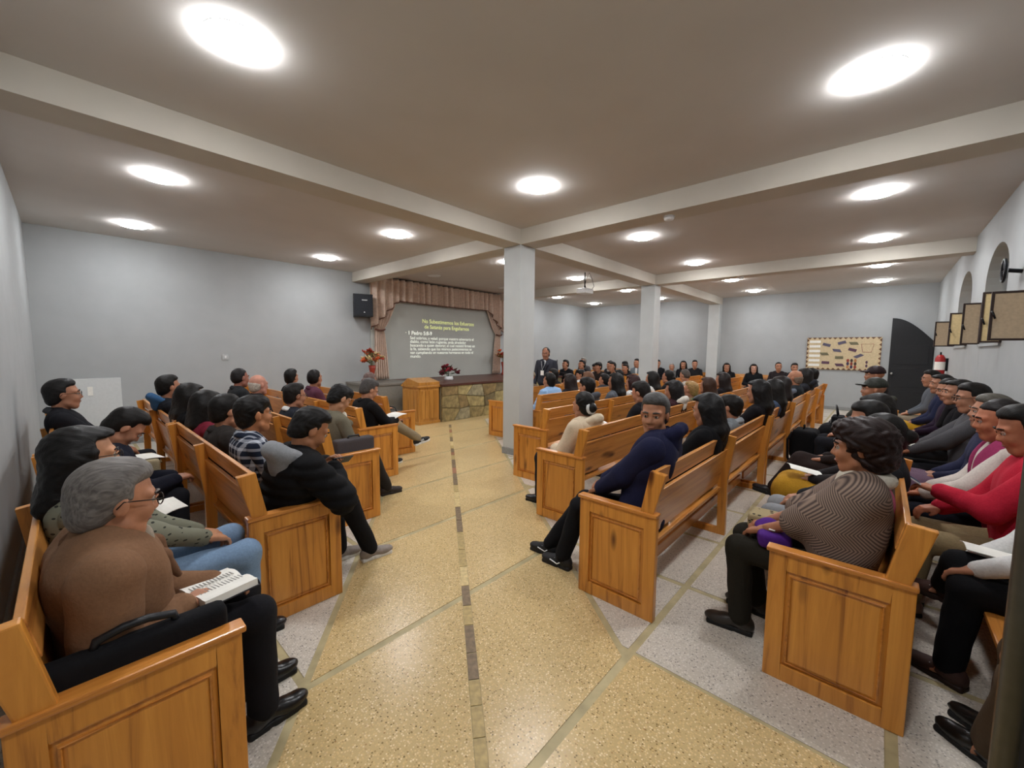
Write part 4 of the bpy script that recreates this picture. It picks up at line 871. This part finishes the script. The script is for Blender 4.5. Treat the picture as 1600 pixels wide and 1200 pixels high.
# fourth left row
blk, blkp = person('grey-haired man in a black jacket and tan trousers crossing his legs', 2.68, 5.0, 1.10, 0, row=2.58, top='111113', hair='grey', hc='4a4644', pants='8d7f66', sk='b07c60', lvl=2, off=.14, hy=-4, hp=30, bulk=.012, hands=((.40, .03, .66), (.44, -.08, .66)), knees=((.42, .12, .5), (.44, -.06, .60)), ankles=((.46, .10, .09), (.78, -.10, .36)), toes=(0, (-4, 12)), shoes='131316', sole='e4e4e2', mark='bars', group=GL, collar=True)
person('young man with short dark hair in a burgundy shirt', 2.56, 6.45, 1.18, 0, row=2.58, top='5a3444', hair='crop', hc='15110f', lvl=1, off=.05, hy=30, hp=0, collar=True, group=GL)
person('young person with short black hair in black by the left wall', 2.52, 7.3, 1.15, 0, row=2.58, top='17171a', hair='short', lvl=1, off=.05, hy=34, hp=0, group=GL)
person('woman in a pink patterned blouse in the front left pew', 3.42, 6.35, 1.10, 0, row=3.42, topk=fab('b89aa0', kind='floral', col2='7c5a68'), hair='bun', hc='6a5650', lvl=1, off=.08, hy=16, hp=14, group=GL)
# ------------------------------------------------------------------ the speaker
person('standing man in a grey suit with a white shirt and name badge', 7.55, 5.82, 1.56, 192, top='34353d', hair='recede', hc='1a1615', pants='24252b', sk='9c6a52', lvl=1, stand=True, off=.03, hp=8, hy=8, collar=True, shirt='d9dcdc', tie='20222a', sw=.195, girth=1.1)
spk = PEOPLE[-1]
lan = MB(); lan.tube([(.14, -.06, 1.38), (.19, -.01, 1.18), (.14, .06, 1.38)], .006, 5); lan.build('lanyard', flat('lanyard_grey', 'b8babb', .7), spk[0], smooth=True); MB().box(.185, .195, -.05, .03, 1.06, 1.17).build('name_badge', M_PAPER, spk[0], bevel=.003)
# ------------------------------------------------------------------ right block (facing +Y)
nav, navp = person('man in a navy hooded top turning round towards the camera', 2.72, 1.14, 1.21, 100, row=1.19, top='1b1d38', hair='grey', hc='4b4a49', pants='101014', sk='a87355', lvl=2, off=.05, hy=88, hp=6, hood='1d1f3c', bulk=.022, sw=.185, hands=((.36, .06, .58), (.40, -.02, .58)), knees=((.42, .16, .5), (.44, .0, .5)), ankles=((.55, .16, .09), (.72, .04, .09)), toes=(-8, -4), shoes='141416', sole='18181a', mark='tick', group=GR, girth=1.12, nk=.14)
bw, _ = person('woman with very long black hair, all in black, beside the navy hood', 3.72, 1.10, 1.14, 90, row=1.19, top='0e0e11', hair='long', L=.58, hc='0d0c0d', lvl=1, off=.08, hy=-7, hp=12, bulk=.015, group=GR)
person('child with short black hair in a grey collared top', 4.62, 1.14, 1.07, 90, row=1.19, top='6b7074', hair='fringe', lvl=1, off=.07, hy=-5, hs=.98, sw=.14, collar='8b9094', group=GR, girth=.9)
person('woman with long black hair to the waist, past the grey-collared child', 5.55, 1.08, 1.17, 90, row=1.19, top='121014', hair='long', L=.55, hc='0f0d0d', lvl=1, off=.06, hy=-11, group=GR, hp=6)
person('person in a blue denim top with tan shoulder strap and black hair', 6.45, 1.08, 1.13, 90, row=1.19, top='3a475c', hair='long', L=.34, lvl=1, off=.06, hy=-2, hp=10, group=GR)
person('woman with long brown-black hair and a white sleeve', 7.25, 1.12, 1.14, 90, row=1.19, top='d2cfca', hair='long', L=.5, hc='1c1412', lvl=0, off=.06, hy=1, group=GR)
person('bald man in a dark vest over a grey shirt', 8.55, 1.12, 1.19, 90, row=1.19, top='5d6470', vest='1e2226', hair='bald', hc='7a6a5c', sk='a87458', lvl=1, off=.06, hy=-10, group=GR, face=False)
person('person in a dark hooded jacket next to the bald man', 9.6, 1.1, 1.19, 90, row=1.19, top='22242a', hair='long', L=.22, hood='24262c', off=.06, hy=-12, group=GR)
person('person in a grey-striped dark jacket at the far pew end', 10.7, 1.1, 1.16, 90, row=1.19, top='2c2f36', hair='short', off=.06, hy=-12, collar='6b6e72', group=GR)
# row of the cream fleece
cf, cfp = person('girl in a cream fleece jacket with a white hair tie around her bun', 3.48, 2.2, 1.09, 90, row=2.21, top='cdbba0', hair='bun', lvl=2, off=.08, hy=-14, hp=6, hood='d6c6ab', bulk=.025, group=GR)
MB().tube([tuple(cfp['Hm'] @ (V(-.108, .046 * math.cos(k * PI / 6), -.02 + .046 * math.sin(k * PI / 6)) * 1.06) + cfp['hd']) for k in range(12)], .017, 6, close=True).build('hair_tie', M_WHITE, cf, smooth=True)
person('person with dark hair in a black jacket reading a white leaflet', 4.75, 2.18, 1.13, 90, row=2.21, top='131318', hair='short', hc='17120f', lvl=1, off=.1, hy=-2, hp=22, bulk=.012, group=GR)
person('woman in a maroon jacket with a white fur-lined hood', 5.75, 2.16, 1.09, 90, row=2.21, top='32191e', hair='long', L=.26, hc='120d0d', hood='d8d2c6', lvl=1, off=.06, hy=3, hp=10, bulk=.015, group=GR)
person('blond child with a bright green collar', 6.45, 2.16, 1.05, 90, row=2.21, top='6c5a44', hair='short', hc='9a7a4c', hood='35a85c', lvl=1, off=.05, hy=-5, hs=1.0, sw=.14, group=GR)
person('woman with brown hair to the shoulders, past the blond child', 7.25, 2.16, 1.07, 90, row=2.21, top='2a2422', hair='long', L=.22, hc='3a2418', off=.06, hy=-13, group=GR)
person('woman with long dark brown hair resting on her back', 8.1, 2.16, 1.12, 90, row=2.21, top='1b1719', hair='long', L=.5, hc='1c1311', off=.06, hy=-7, group=GR)
# row of the grey hood
person('person with black hair in a dark grey hooded jacket', 5.15, 3.2, 1.11, 90, row=3.23, top='43464b', hair='fringe', hood='4c4f55', lvl=1, off=.06, hy=2, bulk=.015, group=GR, face=False)
person('woman with long straight black hair over a grey top', 6.0, 3.2, 1.14, 90, row=3.23, top='5a5f66', hair='long', L=.42, lvl=1, off=.06, hy=3, group=GR, face=False)
person('woman with reddish brown hair in a white top', 6.62, 3.2, 1.09, 90, row=3.23, top='cfcdca', hair='long', L=.12, hc='2e1414', lvl=1, off=.06, hy=-3, group=GR, face=False)
person('woman with long black hair and a white sleeve below the second column', 7.42, 3.2, 1.12, 90, row=3.23, top='d3d0cb', hair='long', L=.42, off=.06, hy=-6, group=GR)
person('woman with a black ponytail in front of the second column', 8.2, 3.2, 1.12, 90, row=3.23, top='19191c', hair='bun', off=.06, hy=-9, group=GR)
person('man in pale clothes bending forward past the second column', 9.3, 3.25, 1.10, 90, row=3.23, top='a79f94', hair='crop', hc='4a423c', off=.12, hy=-11, hp=20, group=GR)
# row of the blue puffer
person('person in a light blue puffer jacket beside the nearest column', 5.62, 4.25, 1.11, 90, row=4.26, top='8fb0d4', hair='short', lvl=1, off=.06, hy=-6, puff=.012, bulk=.025, group=GR, face=False)
person('woman with brown-black hair in a black top, past the puffer jacket', 6.22, 4.25, 1.07, 90, row=4.26, top='18161a', hair='long', L=.2, hc='231815', lvl=1, off=.06, hy=-8, group=GR, face=False)
person('woman with light brown hair in a tan cardigan', 6.85, 4.25, 1.09, 90, row=4.26, top='8b7a62', hair='long', L=.18, hc='6b4a34', off=.06, hy=-14, group=GR)
person('person in a charcoal knitted poncho', 7.5, 4.25, 1.02, 90, row=4.26, top='33353a', hair='short', off=.06, hy=6, bulk=.04, group=GR)
person('person with short dark hair in a brown fleece', 8.1, 4.25, 1.1, 90, row=4.26, top='4a3a30', hair='crop', off=.06, hy=-6, group=GR)
# front right pew
person('woman with a beige headscarf in the frontmost right pew', 6.3, 5.28, 1.08, 90, row=5.29, top='6f6250', hair='cap', hc='8d7d66', off=.06, hy=40, group=GR)
person('man with glasses in a black coat in the frontmost right pew', 7.1, 5.28, 1.1, 90, row=5.29, top='151518', hair='short', off=.06, hy=40, glasses=True, group=GR)
person('boy in a white sweater in the frontmost right pew', 8.2, 5.28, 1.06, 90, row=5.29, top='c9c9c6', hair='fringe', off=.06, hy=40, hs=.98, sw=.14, group=GR)
# far corner rows (facing -X)
for lb, y, xx, z_, kw in (('young man in a black jacket at the left of the far corner', 7.35, 10.55, 1.2, dict(top='17181c')), ('man in a black suit with an open collar in the far corner', 6.72, 10.5, 1.21, dict(top='18181c', shirt='c8c6c0', collar=True)),
        ('young man with a side parting in a dark brown jacket', 6.18, 10.55, 1.16, dict(top='2a211e', hair='fringe')), ('young man in a black blazer leaning on the far corner pew', 5.7, 10.5, 1.18, dict(top='131317', collar=True)),
        ('person in a white jacket with the head lowered', 6.9, 11.6, 1.08, dict(top='cfcfcc', hp=30)), ('man with short hair and a pale scarf in the middle corner row', 6.35, 11.55, 1.17, dict(top='2a2c32', scarf='b8b4ac')), ('boy in a black hoodie in the middle corner row', 5.85, 11.6, 1.09, dict(top='141417', hood='18181c')),
        ('man in a dark cap-like haircut in the rear corner row', 6.95, 12.65, 1.16, dict(top='1a1b20', hair='crop')), ('teenager in a beige sweater in the rear corner row', 6.4, 12.65, 1.15, dict(top='9c9484', hair='fringe')), ('man in a pale grey suit with a white shirt', 5.95, 12.6, 1.24, dict(top='6f7a82', shirt='d9dcdc', collar=True)), ('grey-haired person seated behind the corner rows', 8.0, 12.6, 1.24, dict(top='4a4a4c', hc='8a8680'))):
    person(lb, xx, y, z_, 180, row={10: 10.74, 11: 11.79, 12: 12.84}[int(xx)], hy=kw.pop('hy', -12), group=GF, face=True, **kw)
# far wall row
for lb, y, z_, kw in (('man in black half hidden behind the second column', 6.0, 1.18, dict(top='131316')), ('grey-haired woman in a grey shawl by the far wall', 5.5, 1.07, dict(top='5c5a58', hair='bun', hc='8c8884')), ('woman with long black hair in a black coat by the far wall', 5.1, 1.17, dict(top='141417', hair='long', L=.3)), ('man in a black jacket holding a tripod by the far wall', 4.72, 1.2, dict(top='18181b')),
        ('woman with long black hair in front of the far pilaster', 3.72, 1.13, dict(top='121215', hair='long', L=.34)), ('woman in a black coat with a pale face beside the far wall', 2.95, 1.12, dict(top='0f1114', hair='long', L=.3, sk='b88a74')), ('man in a dark brown jacket by the far wall', 2.3, 1.2, dict(top='262022', hair='crop')), ('man with dark hair just behind the bald head', 1.9, 1.18, dict(top='2a2a2e', hair='short'))):
    person(lb, 14.42, y, z_, 180, row=14.5, hy=20, group=GB, face=True, **kw)
# ------------------------------------------------------------------ row of the shawl (facing +Y)
sh, shp = person('woman with curly dark hair in a brown herringbone shawl', 2.72, .06, 1.16, 90, row=0.09, top='b85a78', hair='curly', hs=1.0, hc='221310', pants='232019', sk='a06a4c', lvl=2, off=.12, hy=6, hp=6, girth=1.12, hands=((.42, .06, .58), (.40, -.06, .60)), knees=((.46, .12, .50), (.47, -.1, .50)), ankles=((.44, .12, .09), (.40, -.14, .09)), toes=(6, -6), shoes='2a241f', short_sleeve=True, scarf='c9c2b2', group=GR)
Hp, sp, nb = shp['Hp'], shp['sp'], shp['nb']
pr = []
for t_, lat, r, fx in ((.30, .15, .15, .02), (.55, .15, .150, .03), (.78, .125, .125, .01), (.93, .085, .085, 0)):
    c = Hp + sp * t_ + V(fx, 0, 0); pr.append(cone(c - V(0, lat, 0), c + V(0, lat, 0), r, None, .06))
for s_, S, E_, W in shp['arms']: pr.append(cone(S, E_ + (W - E_) * .25, .085, .085, .07))
pr.append(cone(Hp + sp * .5 + V(-.08, -.16, 0), Hp + sp * .1 + V(-.06, -.2, 0), .1, .07, .08))
part('shawl', pr, fab('8a7668', kind='herring', col2='453a36'), sh, .012, [cone(nb + V(0, 0, .0), nb + V(.04, 0, .18), .07, .09, .01), box(Hp + V(.0, 0, -.1), (.6, .6, .09), None, .01, .02)], lambda X, Y, Z: .006 * np.sin(16 * Y + 22 * Z + 3 * np.sin(7 * X)))
person('person in a black jacket and light grey jeans beside the shawl', 3.45, -.02, 1.12, 90, row=0.09, top='1a1b1e', hair='bun', pants='8b8d90', lvl=1, off=.1, hy=4, hp=16, bulk=.015, group=GR, shoes='d0cbc4', sole='d8d6d0', ankles=((.50, .1, .09), (.46, -.1, .09)))
person('woman in a mustard skirt and red scarf wearing glasses', 4.1, .05, 1.14, 90, row=0.09, top='201d1e', hair='short', scarf='a8281f', pants='a87c22', skirt=True, glasses=True, lvl=1, off=.1, hy=10, hp=16, group=GR)
person('person with black hair in a dark brown coat crossing the legs', 4.95, .02, 1.13, 90, row=0.09, top='241c1a', hair='long', L=.24, pants='2a201e', lvl=1, off=.08, hy=14, hp=10, group=GR, knees=((.44, .06, .52), (.46, .02, .58)), ankles=((.44, .1, .09), (.66, .1, .26)), toes=(0, (0, 10)))
person('man in an olive jacket with a dark olive cap', 6.6, .06, 1.2, 90, row=0.09, top='3a3c32', hair='cap', hc='2c2e28', lvl=1, off=.08, hy=14, group=GR, bulk=.02, hood='3e4036')
person('woman in a long black dress holding a black bag', 7.4, .06, 1.12, 90, row=0.09, top='121214', hair='long', L=.2, pants='101012', skirt=True, lvl=1, off=.08, hy=14, group=GR)
person('person in a dark maroon knitted cap, farthest in the shawl row', 8.35, .08, 1.30, 90, row=0.09, top='3b3a32', hair='cap', hc='241417', lvl=1, off=.06, hy=14, group=GR)
# ------------------------------------------------------------------ along the windowed wall (facing +Y)
person('person in brown trousers and black shoes behind the open door', 2.2, -.78, 1.18, 90, row=-.78, top='2a2826', pants='4a3b2c', lvl=1, off=.03, hy=6, group=GW, hands=((.28, .07, .6), (.28, -.07, .6)), knees=((.33, .0, .5), (.3, -.2, .5)), ankles=((.36, -.2, .09), (.30, -.36, .09)), toes=(-40, -36), shoes='15120f')
wt, wtp = person('person in black trousers and brown shoes with a white sleeve', 3.0, -.74, 1.16, 90, row=-.76, top='d6d6d4', pants='0f0f12', lvl=1, off=.05, hy=8, hp=20, group=GW, hands=((.36, .08, .60), (.36, -.06, .60)), knees=((.38, .1, .5), (.40, -.0, .58)), ankles=((.42, .1, .09), (.42, -.24, .36)), toes=(-30, (-38, -6)), shoes='3a211a', sole='2a1a14')
person('woman in a bright red jacket and khaki trousers holding a phone', 3.62, -.62, 1.22, 90, row=-0.67, top='b01f34', hair='short', pants='8d7c5c', sk='a8684a', lvl=1, off=.08, hy=6, hp=20, group=GW, hands=((.36, .02, .80), (.34, -.12, .66)), bulk=.012, shoes='8c7468', ankles=((.46, .1, .09), (.44, -.08, .09)))
pv, pvp = person('woman in a raspberry pink vest over white sleeves', 4.2, -.60, 1.20, 90, row=-0.67, top='c9c1b8', vest='8c2f56', hair='bun', hc='171010', pants='14161f', sk='a8684a', lvl=1, off=.1, hy=8, hp=10, group=GW, hands=((.38, .06, .64), (.34, -.08, .66)), bulk=.012)
person('woman in a long mauve skirt with white-streaked hair', 4.95, -.66, 1.18, 90, row=-0.67, top='2a2c44', hair='grey', hc='5a564e', pants='6c5566', skirt=True, lvl=1, off=.06, hy=10, group=GW)
person('man in a grey jacket holding an open notebook', 5.7, -.64, 1.23, 90, row=-0.67, top='4c4b4e', hair='short', hc='191512', pants='17171b', lvl=1, off=.06, hy=10, hp=8, group=GW, bulk=.012, hands=((.42, .05, .66), (.42, -.06, .66)), glasses=True)
person('woman with long black hair in a black fur-collared coat', 6.5, -.62, 1.22, 90, row=-0.67, top='141215', hair='long', L=.3, pants='151518', lvl=1, off=.08, hy=12, group=GW, scarf='1c191b')
person('woman in a dark purple jacket by the windowed wall', 7.5, -.64, 1.19, 90, row=-0.67, top='2a1c2e', hair='bun', lvl=1, off=.08, hy=14, hp=14, group=GW)
person('person in dark blue with a yellow cloth over the knees', 8.5, -.64, 1.20, 90, row=-0.67, top='232842', hair='long', L=.16, pants='b98c1e', lvl=1, off=.06, hy=14, skirt=True, group=GW)
person('person in a slate grey jacket, farthest along the windowed wall', 9.8, -.62, 1.22, 90, row=-0.67, top='565a60', hair='short', pants='857a68', off=.06, hy=14, hp=6, group=GW, face=True)

# ------------------------------------------------------------------ things held, carried and set down
def open_book(label, cat, loc, rz, w_=.13, l=.19, tilt=.15, cover='20202a', name='open_book'):
    b = thing(name, label, cat, loc, rz); 
    for s in (-1, 1):
        m = MB(); n = 6; vs = []
        for i in range(n + 1):
            u = i / n; zt = .012 + .016 * math.sin(PI * min(1, u * 1.1)) * (1 - u * .5); vs += [(s * w_ * u, -l / 2, 0), (s * w_ * u, l / 2, 0), (s * w_ * u, l / 2, zt + u * tilt * .1), (s * w_ * u, -l / 2, zt + u * tilt * .1)]
        fs = [(i * 4 + a, i * 4 + (a + 1) % 4, (i + 1) * 4 + (a + 1) % 4, (i + 1) * 4 + a) for i in range(n) for a in range(4)] + [(0, 1, 2, 3), (n * 4, n * 4 + 3, n * 4 + 2, n * 4 + 1)]
        m.add(vs, fs); pg = m.build('page_block', M_PAPER, b, smooth=False)
        for q in range(2):
            t_ = MB()
            for k in range(13): t_.box(s * w_ * (.12 + .42 * q), s * w_ * (.48 + .42 * q), -l * .42 + k * l * .065, -l * .42 + k * l * .065 + .004, .0285 - .004 * q + .002, .0289 - .004 * q + .002)
            o = t_.build('print_lines', flat('print_grey', '8a8884', .8), pg); o['kind'] = 'stuff'
    MB().box(-w_ - .006, w_ + .006, -l / 2 - .005, l / 2 + .005, -.005, 0).build('cover', flat('cover_' + cover, cover, .5), b, bevel=.002); return b
ob = open_book('open book with printed pages in the old man\'s hands', 'book', (.37, 1.99, .64), PI / 2 + .25); ob.rotation_euler = (.0, -.12, -PI / 2 + .2)
def sheet_thing(label, loc, w_, l, rot, name='leaflet', mat=None, cat='paper', th=.004):
    t_ = thing(name, label, cat, loc); t_.rotation_euler = rot; m = MB(); n = 6; vs = []
    for i in range(n + 1):
        u = i / n - .5; zt = .012 * math.cos(PI * u); vs += [(u * w_, -l / 2, zt), (u * w_, l / 2, zt), (u * w_, l / 2, zt + th), (u * w_, -l / 2, zt + th)]
    m.add(vs, [(i * 4 + a, i * 4 + (a + 1) % 4, (i + 1) * 4 + (a + 1) % 4, (i + 1) * 4 + a) for i in range(n) for a in range(4)] + [(0, 1, 2, 3), (n * 4, n * 4 + 3, n * 4 + 2, n * 4 + 1)]); m.build('sheet', mat or M_PAPER, t_); return t_
sheet_thing('white leaflet lying on the cardigan woman\'s knees', (.36, 3.2, .66), .15, .2, (.1, -.2, .2))
sheet_thing('white leaflet resting on the beige bag', (.37, 4.33, .755), .2, .22, (.0, .0, .2))
sheet_thing('white sheet on the lap of the man crossing his legs', (3.05, 4.98, .72), .2, .26, (.0, -.2, .1))
sheet_thing('white leaflet before the reading person in black', (4.6, 2.52, .70), .12, .16, (.4, 0, .2))
sheet_thing('white notebook of the man in the grey jacket', (5.72, -.2, .74), .2, .24, (.3, 0, 0), 'notebook', cat='notebook', th=.012)
sheet_thing('white sheet on the mustard skirt', (4.05, .42, .68), .18, .22, (.2, 0, .3))
sheet_thing('white sheet on the black trousers at the right edge', (3.02, -.46, .67), .12, .2, (.1, 0, .1))
def phone(label, loc, rot, c):
    t_ = thing('mobile_phone', label, 'phone', loc); t_.rotation_euler = rot
    MB().box(-.037, .037, -.078, .078, 0, .008).build('case', flat('phone_case_' + c, c, .4), t_, bevel=.003); MB().box(-.033, .033, -.072, .072, .008, .009).build('display', flat('phone_screen', '3c4a5c', .15, emit=.25), t_); return t_
phone('dark phone held by the boy in the puffer jacket', (1.24, 2.72, .875), (-.1, -.75, -PI / 2 + .25), '15151a')
phone('white phone held by the woman in red', (3.62, -.16, .86), (.6, 0, .1), 'd8d4d0')
# laptop bag beside the old man
bg_ = thing('laptop_bag', 'black laptop bag wedged between the old man and the pew end', 'bag', (.10, 1.69, .44))
v_, f_ = nets([box((0, 0, .15), (.21, .012, .13), None, .026, .01)], [], .012); link('case', mesh_np('case', v_, f_, [fab('131316')]), bg_)
MB().tube([(-.19, 0, .285), (.19, 0, .285)], .005, 6).build('zip', M_DKMETAL, bg_)
MB().tube([(-.1, 0, .285), (-.09, 0, .325), (-.03, 0, .34), (.03, 0, .34), (.09, 0, .325), (.1, 0, .285)], .013, 8).build('handle', M_BLACK, bg_, smooth=True)
MB().box(.12, .13, -.012, -.006, .26, .287).build('zip_pull', M_STEEL, bg_)
bc = thing('handbag', 'beige cloth handbag on the lap of the bowing person', 'bag', (.38, 4.35, .56)); v_, f_ = nets([box((0, 0, .1), (.05, .15, .075), None, .025, .01)], [], .012); link('pouch', mesh_np('pouch', v_, f_, [fab('a89a7c')]), bc)
MB().tube([(.08, -.15, .17), (.085, 0, .185), (.08, .15, .17)], .006, 6).build('piping', fab('7c6e54'), bc, smooth=True)
br = thing('briefcase', 'grey fabric briefcase on the pew beside the grey-brown suit', 'briefcase', (1.82, 3.72, .5)); v_, f_ = nets([box((0, 0, .15), (.17, .035, .12), None, .02, .01)], [], .012); link('case', mesh_np('case', v_, f_, [fab('4a4648')]), br)
MB().tube([(-.19, -.0, .2), (.19, 0, .2)], .004, 5).build('seam', M_BLACK, br); MB().tube([(-.06, 0, .285), (-.05, 0, .31), (.05, 0, .31), (.06, 0, .285)], .009, 6).build('handle', M_BLACK, br, smooth=True)
pu = thing('purple_pouch', 'purple pouch with white squares on the shawl woman\'s lap', 'pouch', (2.66, .40, .56)); v_, f_ = nets([box((0, 0, .045), (.09, .055, .016), rz_(.3), .025, .02), ell((.06, .03, .07), (.05, .05, .05), k=.04)], [], .01); link('pouch', mesh_np('pouch', v_, f_, [fab('4b2276')]), pu)
for k in range(3): MB().box(-.07 + k * .05, -.04 + k * .05, -.02, .01, .098, .102).build('white_patch', M_PAPER, pu)
sc = thing('patterned_bag', 'patterned cream and brown bag on the knees beside the purple pouch', 'bag', (2.88, .46, .55)); v_, f_ = nets([box((0, 0, .05), (.07, .08, .03), None, .02, .01)], [], .01); link('pouch', mesh_np('pouch', v_, f_, [fab('9a8a68', kind='dash', col2='2c2620')]), sc)
bp = thing('backpack', 'black backpack standing on the floor behind the middle pew', 'backpack', (6.85, .72, 0)); v_, f_ = nets([box((0, 0, .25), (.13, .07, .19), None, .05, .03), box((0, -.1, .17), (.1, .03, .1), None, .03, .03)], [], .014); link('pack', mesh_np('pack', v_, f_, [fab('0f0f12')]), bp); bp.scale = (1.2, 1.2, 1.2)
for s in (-1, 1): MB().tube([(s * .09, .12, .45), (s * .1, .16, .36), (s * .1, .15, .15), (s * .12, .1, .06)], .014, 6).build('strap', fab('17171a'), bp, smooth=True)
MB().tube([(-.03, .02, .49), (-.03, .02, .53), (.03, .02, .53), (.03, .02, .49)], .009, 6).build('handle', fab('17171a'), bp, smooth=True); MB().box(.145, .155, -.14, -.12, .2, .24).build('buckle', M_STEEL, bp)
bk = thing('shoulder_bag', 'black shoulder bag with looped strap on the long black dress', 'bag', (7.45, .42, .58)); v_, f_ = nets([box((0, 0, .08), (.14, .05, .06), None, .02, .01)], [], .012); link('pouch', mesh_np('pouch', v_, f_, [fab('111114')]), bk)
MB().tube([(-.1, 0, .15), (-.08, .02, .26), (0, .03, .31), (.08, .02, .26), (.1, 0, .15)], .01, 6).build('strap', M_BLACK, bk, smooth=True); MB().box(-.05, .05, .072, .078, .05, .12).build('white_tag', M_PAPER, bk)
hb = thing('handbag', 'black shiny handbag on the front left pew', 'bag', (3.5, 5.8, .44)); v_, f_ = nets([box((0, 0, .1), (.11, .16, .075), None, .03, .02)], [], .014); link('pouch', mesh_np('pouch', v_, f_, [flat('shiny_black', '101012', .3)]), hb)
MB().tube([(0, -.12, .2), (0, -.08, .27), (0, .08, .27), (0, .12, .2)], .01, 6).build('strap', M_BLACK, hb, smooth=True)
